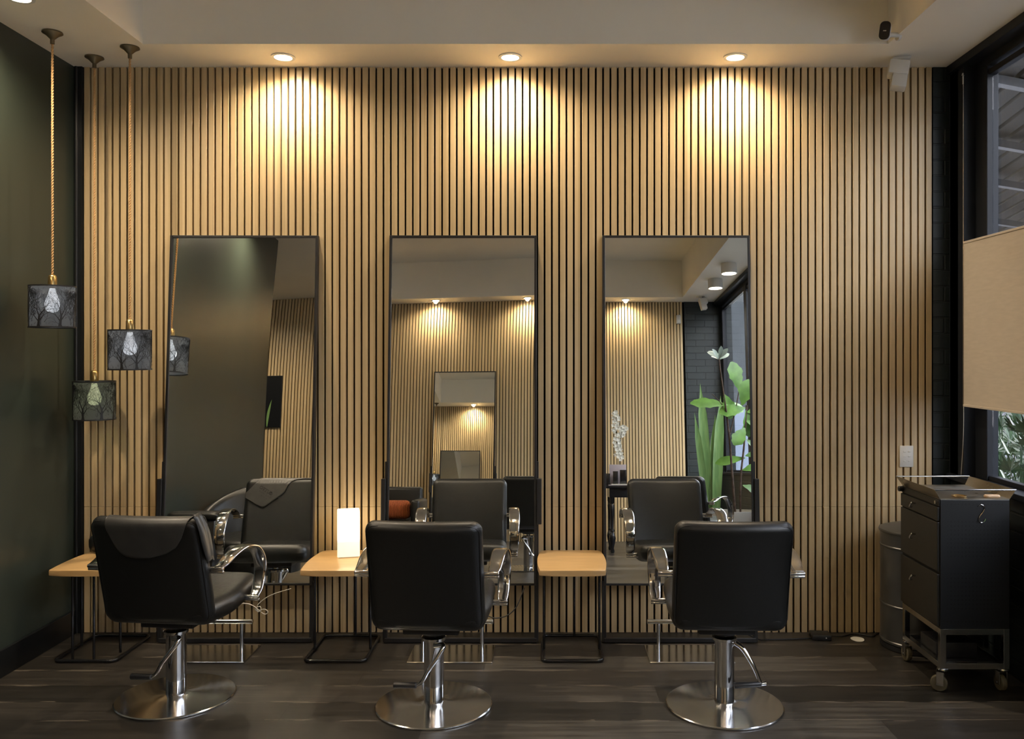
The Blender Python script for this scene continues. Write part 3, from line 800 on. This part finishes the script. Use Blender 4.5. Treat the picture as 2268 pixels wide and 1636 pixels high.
m.build('base_frame', M['brushed'], t, smooth=False)
MB().box(-hx+q, hx-q, -hy+q, hy-q, .112, .118).build('shelf', M['black_metal'], t, smooth=False)
for x, y, a in ((-hx+.02, -hy+.02, 60), (hx-.02, -hy+.02, 5), (-hx+.02, hy-.02, 5), (hx-.02, hy-.02, 20)):
    c = bpy.data.objects.new('caster', None); C.objects.link(c); c.parent = t; c.location = (x, y, 0); c.rotation_euler = (0, 0, R(a))
    MB().lathe([(0, .108), (.024, .108), (.026, .102), (.014, .092), (0, .090)], seg=20).build('swivel_plate', M['brushed'], c)
    f = MB()
    for sx in (-1, 1):
        f.box(sx*.017, sx*.0195, -.004, .026, .03, .092, .001)
    f.box(-.0195, .0195, -.006, .026, .088, .092, .001).cyl((-.022, .016, .037), (.022, .016, .037), .004)
    f.build('fork', M['brushed'], c, smooth=False)
    MB().cyl((-.012, .016, .037), (.012, .016, .037), .036, seg=36, bevel=.005).build('wheel', M['rubber'], c)
# things in / on the trolley
m = MB(); m.lathe([(.026, 0), (.032, .003), (.034, .006), (.029, .006), (.024, .002), (.026, 0)], seg=30)
o = m.build('brass_dish', M['brass'], None, loc=(1.868, -.775, .8735)); tag(o, 'small round brass dish in the trolley tray', 'dish')
m = MB(); m.pad(.072, .030, .013, .0148, .006, lambda x, y, t_: Vector((x, y, t_+.0066)), n=14)
o = m.build('wooden_brush', M['wood_brush'], None, merge=True, loc=(2.005, -.80, .8735)); tag(o, 'small oval pale wooden brush in the trolley tray', 'brush')
hk = catmull([(1.928, 0, .838), (1.938, 0, .847), (1.951, 0, .842), (1.955, 0, .829), (1.946, 0, .812), (1.934, 0, .796), (1.930, 0, .780), (1.938, 0, .768), (1.952, 0, .770), (1.960, 0, .783)], 5)
o = MB().tube([(p.x, -.8335, p.z) for p in hk], .0019, 8).build('s_hook', M['chrome']); tag(o, 'chrome S-shaped hook on the front of the black trolley', 'hook')
o = MB().box(1.79, 1.98, -.72, -.55, .119, .19, .004).build('storage_box', M['black_metal']); tag(o, 'black box on the bottom shelf of the trolley', 'box')

t = thing('pedal_bin', 'round grey metal bin behind the trolley by the slat wall', 'bin', (1.905, -.212, 0))
rb = .165
MB().lathe([(0, .03), (rb, .03), (rb+.004, .036), (rb+.004, .044), (rb, .048), (rb, .22), (rb+.003, .224), (rb+.003, .230), (rb, .234), (rb, .52), (rb+.003, .524), (rb+.003, .53), (rb, .534), (rb, .60), (0, .60)], seg=64).build('bin_body', M['bin'], t, angle=30)
MB().lathe([(0, .0), (rb-.002, .0), (rb+.002, .004), (rb+.002, .028), (0, .03)], seg=64).build('base_ring', M['black_metal'], t)
MB().lathe([(rb+.007, .598), (rb+.009, .604), (rb+.006, .612), (.12, .628), (.05, .642), (0, .646)], seg=64).build('lid', M['bin'], t, angle=50)
MB().box(-.03, .03, -rb-.03, -rb+.02, .010, .022, .003).build('pedal', M['black_metal'], t)

t = thing('light_switch', 'white six-button switch plate on the slat wall above the trolley', 'switch', (1.952, 0, .963))
MB().box(-.037, .037, -.010, 0, -.058, .058, .003).build('plate', M['white'], t)
for i in range(2):
    for j in range(3): MB().box(-.019+i*.026, -.007+i*.026, -.0135, -.010, -.029+j*.026, -.023+j*.026, .001).build('switch_button', M['white'], t)

# security sensor on soffit (direct view, right)
rz = Matrix.Rotation(R(-28), 3, 'Z')@Matrix.Rotation(R(14), 3, 'Y')
def sensor(label, loc, rot):
    t = thing('motion_sensor', label, 'sensor', loc, rot, 'white motion sensors')
    MB().box(-.045, .045, -.03, .03, -.014, 0, .003).build('mounting_plate', M['white'], t)
    MB().cyl((0, 0, -.012), (0, -.01, -.06), .016).build('swivel_arm', M['white'], t)
    h = MB().box(-.055, .045, -.05, .025, -.115, -.035, .006).build('upper_housing', M['white'], t); h.rotation_euler = (R(-12), R(10), 0)
    h = MB().box(-.03, .045, -.045, .02, -.185, -.11, .006).build('lower_housing', M['white'], t); h.rotation_euler = (R(-12), R(10), 0)
    return t
s1 = sensor('white two-part motion sensor on soffit above the trolley corner', (1.865, -.145, H), R(-15))
dup(s1, (1.94, YO+.35, H), R(170), 'white motion sensor on the opposite soffit, seen in right mirror')
t = thing('door_sensor', 'small white sensor high on the opposite slats, in right mirror', 'sensor', (1.70, YO, 2.85), PI)
MB().box(-.03, .03, -.04, 0, -.06, .06, .012, seg=3).build('housing', M['white'], t)
MB().box(-.02, .02, -.043, -.038, -.045, -.005, .004).build('sensor_window', M['white_metal'], t)
# camera in tray corner
t = thing('security_camera', 'black-faced white security camera in the ceiling tray corner', 'camera', (1.655, -.47, 3.098), R(-24))
MB().cyl((.06, .03, -.01), (.0, -.0, -.01), .012).cyl((.052, .045, -.01), (.062, .052, -.01), .02).build('bracket', M['white'], t)
h = MB().pad(.052, .088, .06, .022, .012, lambda x, y, t_: Vector((x, t_-.03, y)), n=18).build('housing', M['white'], t, merge=True); h.rotation_euler = (R(8), R(8), 0)
h2 = MB().pad(.050, .086, .006, .021, .003, lambda x, y, t_: Vector((x, t_-.061, y)), n=18).build('face_plate', M['black_gloss'], t, merge=True); h2.rotation_euler = (R(8), R(8), 0)
h3 = MB().box(-.007, .007, -.0652, -.0638, -.004, .000).build('logo', M['white'], h2, smooth=False)

# blind
t = thing('window_blind', 'beige fabric window blind covering the middle of the window', 'blind', (2.185, 0, 0))
zb0, zb1 = 1.257, 2.10
m = MB(); n = 40
for (ya, yb) in ((-1.78, -.172),):
    m.box(-.0012, .0012, ya, yb, zb0, zb1)
m.build('fabric', M['blind'], t, smooth=False)
MB().box(-.006, .006, -1.78, -.172, zb1, zb1+.012, .002).build('top_rail', M['blind'], t, smooth=False)
MB().box(-.006, .006, -1.78, -.172, zb0-.012, zb0, .002).build('bottom_rail', M['blind'], t, smooth=False)
MB().cyl((0, -.165, zb0-.01), (0, -.165, 3.0), .0022, seg=8).cyl((0, -1.785, zb0-.01), (0, -1.785, 3.0), .0022, seg=8).build('guide_wire', M['brushed'], t)
MB().cyl((0, -.165, 2.94), (0, -.165, 2.99), .006).cyl((0, -.165, 2.985), (0, -.165, 3.0), .011, .006).build('wire_tensioner', M['brushed'], t)
MB().tube(catmull([(0, -.168, zb0), (-.004, -.176, 1.15), (.004, -.15, 1.02), (.0, -.14, SILL+.01)], 6), .0015, 6).build('pull_cord', M['cord_white'], t)

# cords, adaptor, paper on the floor
cw = catmull([(-1.640, -.235, .225), (-1.567, -.235, .228), (-1.527, -.24, .216), (-1.504, -.24, .197), (-1.470, -.245, .176), (-1.452, -.245, .186), (-1.470, -.24, .200), (-1.515, -.235, .192), (-1.520, -.232, .204), (-1.495, -.24, .214), (-1.488, -.245, .196), (-1.508, -.24, .188), (-1.512, -.235, .215), (-1.480, -.23, .247), (-1.430, -.225, .274), (-1.345, -.20, .296)], 6)
o = MB().tube(cw, .0023, 6).build('knotted_lead', M['cord_white']); tag(o, 'cream cord knotted and hanging below the left mirror', 'cord')
cb = catmull([(-.40, -.22, .20), (-.316, -.22, .159), (-.269, -.22, .148), (-.21, -.21, .162), (-.164, -.20, .208), (-.128, -.17, .292)], 6)
o = MB().tube(cb, .0032, 6).build('electric_lead', M['cord_black']); tag(o, 'black cord looping below the right side of middle mirror', 'cord')
cf = catmull([(.86, -.20, .24), (.98, -.20, .10), (1.10, -.16, .02), (1.17, -.12, .004), (1.30, -.115, .004), (1.42, -.10, .004)], 6)
o = MB().tube(cf, .0035, 6).build('electric_lead', M['cord_black']); tag(o, 'black cord running from right mirror to the floor adaptor', 'cord')
cf = catmull([(1.50, -.09, .012), (1.58, -.07, .004), (1.66, -.03, .004), (1.74, -.07, .004), (1.80, -.02, .004), (1.95, -.015, .004)], 6)
o = MB().tube(cf, .0035, 6).build('electric_lead', M['cord_black']); tag(o, 'black cord on the floor between adaptor and grey bin', 'cord')
t = thing('power_adaptor', 'flat black power adaptor on the floor against the slat wall', 'adaptor', (1.455, -.09, 0), R(-6))
MB().box(-.05, .05, -.045, .045, 0, .028, .004).build('housing', M['black_metal'], t)
MB().cyl((.022, -.047, .016), (.022, -.044, .016), .003, seg=12).build('indicator', M['white'], t)
m = MB(); poly = [(.034*math.cos(a)*(1+.06*math.sin(3*a)), .040*math.sin(a)) for a in [2*PI*k/24 for k in range(24)]]
o = m.prism(poly, .0002, .0022).build('paper_scrap', M['paper'], None, smooth=False, loc=(1.648, -.11, 0)); tag(o, 'white oval paper scrap on the dark floor near the bin', 'paper')

# ------------------------------------------------------------------ behind the camera (seen in the mirrors)
def armchair(label, loc, rz, cushion):
    t = thing('armchair', label, 'armchair', loc, rz, 'black leather armchairs')
    MB().box(-.30, .30, -.30, .30, .18, .40, .03, seg=3).build('seat', M['leather'], t)
    MB().box(-.33, .33, .24, .34, .18, .72, .035, seg=3).build('backrest', M['leather'], t)
    for sx in (-1, 1): MB().box(sx*.29, sx*.38, -.30, .32, .12, .60, .03, seg=3).build('armrest', M['leather'], t)
    for x in (-.32, .32):
        for y in (-.26, .28): MB().cyl((x, y, 0), (x, y, .13), .015).build('leg', M['chrome'], t)
    return t
a1 = armchair('black armchair with orange cushion, seen at left of middle mirror', (-1.66, -4.55, 0), R(180), True)
m = MB(); m.pad(.44, .19, .14, .05, .06, lambda x, y, t_: Vector((x, t_, .095+y)), n=20, bulge=.02)
o = m.build('knitted_cushion', M['knit'], None, merge=True, angle=80, loc=(-1.61, -4.40, .405)); o.rotation_euler = (R(-10), 0, 0)
tag(o, 'orange knitted cushion on armchair seen in the middle mirror', 'cushion')
# tub chair near the green wall
t = thing('tub_chair', 'black rounded tub chair by the green wall, in left mirror', 'armchair', (-2.185, -2.02, 0), R(180))
m = MB(); fr = []
for k in range(25):
    a = R(-20+220*k/24); hz = .54+.25*math.sin(PI*k/24)**1.2
    c, s_ = math.cos(a), math.sin(a); cs = []
    for (rr, z) in ((.30, .16), (.375, .16), (.385, hz-.05), (.365, hz-.01), (.34, hz), (.315, hz-.01), (.295, hz-.05)):
        cs.append(Vector((rr*c, rr*s_, z)))
    fr.append(cs)
m.sweep(fr).build('backrest', M['leather'], t, angle=60)
MB().cyl((0, 0, .16), (0, -.02, .42), .30, .29, seg=40, bevel=.03).build('seat', M['leather'], t)
for k in range(4):
    a = PI/4+k*PI/2; MB().cyl((.25*math.cos(a), .25*math.sin(a), 0), (.25*math.cos(a), .25*math.sin(a), .17), .015).build('leg', M['chrome'], t)
m = MB(); m.pad(.20, .24, .10, .06, .045, lambda x, y, t_: Vector((x, t_, y)), n=16, bulge=.02)
o = m.build('knitted_throw', M['knit'], None, merge=True, angle=80, loc=(-2.17, -2.41, .72)); o.rotation_euler = (R(12), 0, R(20)); tag(o, 'orange knitted throw over the rounded chair in the left mirror', 'throw')
# low shelf / bench arm in left mirror
t = thing('bench', 'low black leather bench reflected beside the left chair', 'bench', (-2.37, -1.46, 0))
MB().pad(.36, .20, .06, .05, .045, lambda x, y, t_: Vector((x, y, .595+t_)), n=20).build('seat', M['leather'], t, merge=True)
MB().box(-.15, .15, -.08, .08, .0, .565, .01).build('base', M['black_metal'], t)
# console table with turned legs
t = thing('console_table', 'black console table with turned legs, seen in the right mirror', 'table', (1.12, -5.25, 0))
MB().box(-.50, .50, -.27, .27, .70, .73, .006).build('tabletop', M['wood_dark'], t)
MB().box(-.45, .45, -.22, .22, .60, .70, .003).build('apron', M['wood_dark'], t, smooth=False)
for x in (-.42, .42):
    for y in (-.19, .19):
        MB().lathe([(0, 0), (.016, 0), (.022, .02), (.014, .05), (.018, .07), (.03, .12), (.036, .16), (.026, .20), (.014, .22), (.022, .24), (.015, .26), (.020, .40), (.026, .50), (.016, .53), (.026, .55), (.026, .60), (0, .60)], (x, y, 0), 24).build('leg', M['wood_dark'], t)
for i, (x, wd, hgt, lab) in enumerate(((.66, .05, .13, 'small black product box at left end of console table'), (.745, .055, .155, 'taller black product box beside the grey one on console'), (.83, .07, .17, 'largest black product box, right one on console'))):
    o = MB().box(x-wd/2, x+wd/2, -5.16, -5.10, .7305, .7305+hgt, .003).build('product_box', M['black_gloss']); tag(o, lab, 'box', 'product boxes on the console')
o = MB().box(.685, .875, -5.235, -5.228, .7305, .96, .001).build('display_card', M['lilac']); tag(o, 'lilac display card standing behind the black product boxes', 'card')
for i, (dx, lab) in enumerate(((0, 'lowest open magazine on the console table'), (.03, 'top magazine on the console table'))):
    o = MB().box(.66+dx, .86+dx, -5.08, -4.985, .7305+.008*i, .7375+.008*i, .001).build('magazine', M['paper'] if i else M['lilac'], smooth=False); tag(o, lab, 'magazine', 'magazines on the console')
t = thing('orchid', 'tall white flower stems standing behind the display card', 'flowers', (.80, -5.33, .7305))
MB().lathe([(0, 0), (.035, 0), (.045, .05), (.03, .12), (.034, .13), (0, .12)]).build('vase', M['pot'], t)
rnd = random.Random(5); st = MB(); fl = MB()
for s_ in range(2):
    pts = catmull([(0, 0, .1), (.01*s_, 0, .35), (-.03+.07*s_, .0, .62), (-.02+.09*s_, -.02, .82-.18*s_)], 6)
    st.tube(pts, .003, 6)
    for p in pts[5:]:
        for q in range(3):
            c = p+Vector((rnd.uniform(-.035, .035), rnd.uniform(-.03, .03), rnd.uniform(-.02, .02)))
            a0 = rnd.uniform(0, PI)
            for k in range(5):
                a = a0+k*2*PI/5; d = Vector((math.cos(a), .3, math.sin(a)))*.026; sd = Vector((-math.sin(a), 0, math.cos(a)))*.010
                vv = [fl.bm.verts.new(c), fl.bm.verts.new(c+d*.6+sd), fl.bm.verts.new(c+d), fl.bm.verts.new(c+d*.6-sd)]
                fl.bm.faces.new(vv)
st.build('stem', M['leaf_dark'], t); fl.build('blossoms', M['petal'], t, smooth=False)

# plants by the window
def leaf(m, base, direc, length, width, curl=.15, fold=.12, wav=0):
    direc = Vector(direc).normalized(); side = direc.cross(Vector((.15, .8, .5)))
    if side.length < .05: side = Vector((1, 0, 0))
    side.normalize(); up = side.cross(direc)
    rows = []; n = 10
    for i in range(n+1):
        u = i/n; w_ = width/2*math.sin(PI*min(1, u*.97+.02))**.6*(.35+.9*u if u < .75 else 1.02-.0*u)
        c = Vector(base)+direc*length*u-up*curl*length*u*u
        wv = wav*math.sin(i*2.2)
        rows.append([m.bm.verts.new(c-side*w_*(1+wv)+up*fold*w_), m.bm.verts.new(c), m.bm.verts.new(c+side*w_*(1-wv)+up*fold*w_)])
    for a, b in zip(rows, rows[1:]):
        m.bm.faces.new((a[0], a[1], b[1], b[0])); m.bm.faces.new((a[1], a[2], b[2], b[1]))
t = thing('potted_fiddle_leaf_plant', 'tall leafy plant in round white pot, in the right mirror', 'potted plant', (1.84, -4.15, 0))
MB().lathe([(0, 0), (.20, 0), (.25, .03), (.285, .40), (.29, .50), (.275, .50), (.268, .455), (0, .455)], seg=56).build('pot', M['pot'], t)
MB().cyl((0, 0, .40), (0, 0, .462), .268).build('soil', M['soil'], t)
stm = MB(); lf = MB(); pl = MB(); rnd = random.Random(11)
main = catmull([(.02, 0, .36), (.0, 0, .8), (-.03, .02, 1.3), (-.09, .03, 1.82), (-.11, .03, 2.03)], 6)
sec = catmull([(.06, .02, .36), (.08, .0, .8), (.13, -.02, 1.15), (.17, -.03, 1.55)], 6)
br = catmull([(-.02, .02, 1.25), (.05, 0, 1.5), (.10, -.02, 1.72)], 5)
stm.tube(main, .011, 8, rs=[.014-.008*i/len(main) for i in range(len(main))]).tube(sec, .01, 8).tube(br, .006, 6)
stm.tube([(-.05, .02, 1.5), (-.13, .04, 1.6), (-.19, .04, 1.66)], .004, 6)
for b_, d, L_, w_ in (((-.07, .03, 1.66), (.35, -.2, -.75), .22, .15), ((-.03, .02, 1.55), (-.95, .1, .12), .30, .11), ((.10, -.02, 1.70), (-.2, .2, .9), .24, .15), ((.12, -.02, 1.55), (.3, .1, .95), .22, .15),
                  ((.15, 0, 1.52), (-.9, .2, -.1), .22, .13), ((.16, -.02, 1.5), (.2, -.1, -.9), .22, .14), ((.17, -.02, 1.48), (.9, .1, .2), .20, .14), ((.16, -.03, 1.40), (.7, .2, -.4), .22, .15),
                  ((.14, 0, 1.32), (-.4, .3, -.5), .18, .12), ((.16, -.03, 1.2), (.5, -.2, -.35), .24, .16), ((.10, 0, .9), (.9, .1, .2), .26, .13), ((.10, 0, .75), (.8, .2, -.3), .22, .12), ((-.02, .02, 1.45), (.6, -.5, .5), .20, .13)):
    leaf(lf, b_, d, L_*1.25, w_*1.3, wav=.12)
leaf(lf, (.14, -.03, 1.02), (-.95, 0, -.1), .30, .12); leaf(lf, (.14, -.03, 1.04), (.9, 0, .2), .2, .12)
for k in range(9):
    a = k*2*PI/9; leaf(pl, (-.11, .03, 2.01+.01*(k % 3)), (math.cos(a), math.sin(a), .75+.3*(k % 2)), .13, .06, curl=.3)
stm.build('stem', M['bark'], t); o = lf.build('foliage', M['leaf'], t, angle=180); pl.build('crown_leaves', M['leaf_pale'], t, angle=180)
t = thing('potted_sword_plant', 'tall plant of broad sword leaves beside the brick pier, in right mirror', 'potted plant', (1.76, -4.85, 0))
MB().lathe([(0, 0), (.13, 0), (.16, .30), (.15, .32), (.14, .29), (0, .28)], seg=40).build('pot', M['wood_dark'], t)
sw = MB()
for (x, y, tx, ty, hgt, wd) in ((-.03, 0, -.10, .02, 1.84, .085), (.03, .02, .12, .03, 1.70, .085), (-.05, .03, -.17, .02, 1.52, .06), (.05, -.02, .16, -.05, 1.60, .05), (.0, -.03, .03, -.04, 1.25, .08), (.02, .0, .06, .0, 1.50, .09)):
    rows = []
    for i in range(15):
        u = i/14; c = Vector((x+(tx-x)*u**1.2, y+(ty-y)*u, .27+(hgt-.27)*u)); w_ = wd/2*(.55+.75*math.sin(PI*min(1, u*.9+.05)))*(1 if u < .8 else (1-u)/.2*.98+.02)
        rows.append([sw.bm.verts.new(c+Vector((-w_, w_*.25, 0))), sw.bm.verts.new(c), sw.bm.verts.new(c+Vector((w_, w_*.25, 0)))])
    for a, b in zip(rows, rows[1:]):
        sw.bm.faces.new((a[0], a[1], b[1], b[0])); sw.bm.faces.new((a[1], a[2], b[2], b[1]))
sw.build('foliage', M['sword'], t, angle=180)
# dark picture on the opposite wall
t = thing('framed_picture', 'dark picture with one green leaf on opposite slats, in left mirror', 'picture', (-3.50, YO+.0, 1.77), PI)
MB().box(-.22, .22, -.022, 0, -.33, .33, .002).build('frame', M['black_metal'], t, smooth=False)
MB().box(-.215, .215, -.024, -.0222, -.325, .325).build('artwork', M['art'], t, smooth=False)
m = MB(); rows = []
for i in range(13):
    u = i/12; x = -.05-.05*u*u; w_ = .016*math.sin(PI*min(1, u*.9+.1))
    rows.append([m.bm.verts.new((x-w_, -.0246, -.32+.35*u)), m.bm.verts.new((x+w_, -.0246, -.32+.35*u))])
for a, b in zip(rows, rows[1:]): m.bm.faces.new((a[0], a[1], b[1], b[0]))
m.build('painted_leaf', M['sword'], t, smooth=False)

# ------------------------------------------------------------------ outside
o = struct(MB().box(2.36, 30, -14, 26, -.15, -.05).build('ground', M['asphalt'], smooth=False))
t = thing('planter', 'low planter box outside the window holding fan-leaved shrubs', 'planter', (3.0, .9, 0))
MB().box(-.55, 1.1, -1.4, 1.6, -.05, .45, .01).build('box', M['facade'], t, smooth=False)
MB().box(-.50, 1.05, -1.35, 1.55, .44, .455).build('soil', M['soil'], t, smooth=False)
def fan_shrub(loc, seed, n, label):
    rnd = random.Random(seed)
    t = thing('fan_leaf_shrub', label, 'shrub', loc, group='fan-leaved shrubs outside the window')
    st = MB(); lf = MB()
    for i in range(n):
        a = rnd.uniform(0, 2*PI); rr = rnd.uniform(.02, .22); h = rnd.uniform(.18, .68)
        tip = Vector((rr*math.cos(a), rr*math.sin(a), h))
        st.tube(catmull([(0, 0, 0), (tip.x*.4, tip.y*.4, h*.6), tip], 4), .0035, 5)
        out = Vector((math.cos(a), math.sin(a), .3)); sd = out.cross(Vector((0, 0, 1))).normalized(); up = Vector((0, 0, 1))
        for k in range(9):
            b = R(-80+20*k); d = (sd*math.sin(b)+(up*.8+out*.5)*math.cos(b)).normalized(); L_ = .12*(1-.25*abs(k-4)/4)
            w_ = .009; sd2 = d.cross(out).normalized()*w_
            vv = [lf.bm.verts.new(tip), lf.bm.verts.new(tip+d*L_*.5+sd2), lf.bm.verts.new(tip+d*L_), lf.bm.verts.new(tip+d*L_*.5-sd2)]
            lf.bm.faces.new(vv)
    st.build('stem', M['leaf_dark'], t); lf.build('foliage', M['leaf_dark'], t, smooth=False)
for i, (x, y, n, lab) in enumerate(((2.66, .15, 22, 'fan-leaved green shrub nearest the window post outside'), (2.90, .05, 26, 'fan-leaved green shrub under the lower blind corner outside'), (2.78, .55, 26, 'fan-leaved shrub in the second row behind the front shrubs'), (3.05, .45, 26, 'fan-leaved shrub at right of the second row outside'), (2.95, 1.1, 24, 'fan-leaved shrub in the third row of the planter'), (3.25, 1.2, 24, 'fan-leaved shrub at the far back of the planter'), (2.62, -.15, 20, 'fan-leaved shrub lowest against the sill outside'))):
    fan_shrub((x, y, .455), 20+i, n, lab)
# canopy outside
t = thing('canopy', 'dark ribbed canopy with pale steel beams outside the window', 'canopy', (3.0, .4, 3.30))
cm = MB()
for k in range(26):
    x = -1.0+k*.16; cm.box(x, x+.12, 0, 4.2, 0, .03)
cm.box(-1.0, 3.2, 0, 4.2, .03, .06)
cn = cm.build('roof_ribs', M['awning'], t, smooth=False); cn.rotation_euler = (R(-7.5), 0, 0)
for y in (.35, 1.2, 1.9, 2.8, 3.9):
    b = MB().box(-1.2, 3.4, -.03, .03, -.06, -.005).build('beam', M['beam'], t, smooth=False); b.location = (0, y, -y*math.tan(R(7.5))); b.rotation_euler = (0, R(5), R(14))
b = MB().cyl((-.6, .5, -.2), (1.6, 3.4, -.35), .02).build('tie_rod', M['beam'], t)
t = thing('sky_cover_building', 'grey blue buildings across the street, added to cover bright sky in the right mirror', 'building', (14, -4, -.05))  # added blocks that hide the bright sky behind the side windows
MB().box(0, 4, -14, 10, 0, 6.5).box(-11, 0, -22, -18, 0, 9).build('wall', M['facade_grey'], t, smooth=False)
for k in range(10): MB().box(-.05, 0, -13+k*2.3, -11.4+k*2.3, .6, 2.8).build('window', M['facade_glass'], t, smooth=False)
for k in range(5): MB().box(-10.5+k*2, -9.2+k*2, -18, -17.95, .6, 2.8).build('window', M['facade_glass'], t, smooth=False)
t = thing('office_building', 'pale office building across the street outside', 'building', (8, 16, -.05))
MB().box(-7, 8, 0, 4, 0, 2.7).box(-7, 8, -.1, 0, 4.0, 5.0).box(-7, 8, .05, 4, 2.7, 5.2).build('wall', M['facade'], t, smooth=False)
for k in range(7): MB().box(-6.6+k*2, -5.0+k*2, -.05, .0, 3.0, 3.9).build('window', M['facade_glass'], t, smooth=False)
MB().box(-5, -3.2, -.12, -.02, 1.0, 1.25).build('lit_sign', M['glow'], t, smooth=False)
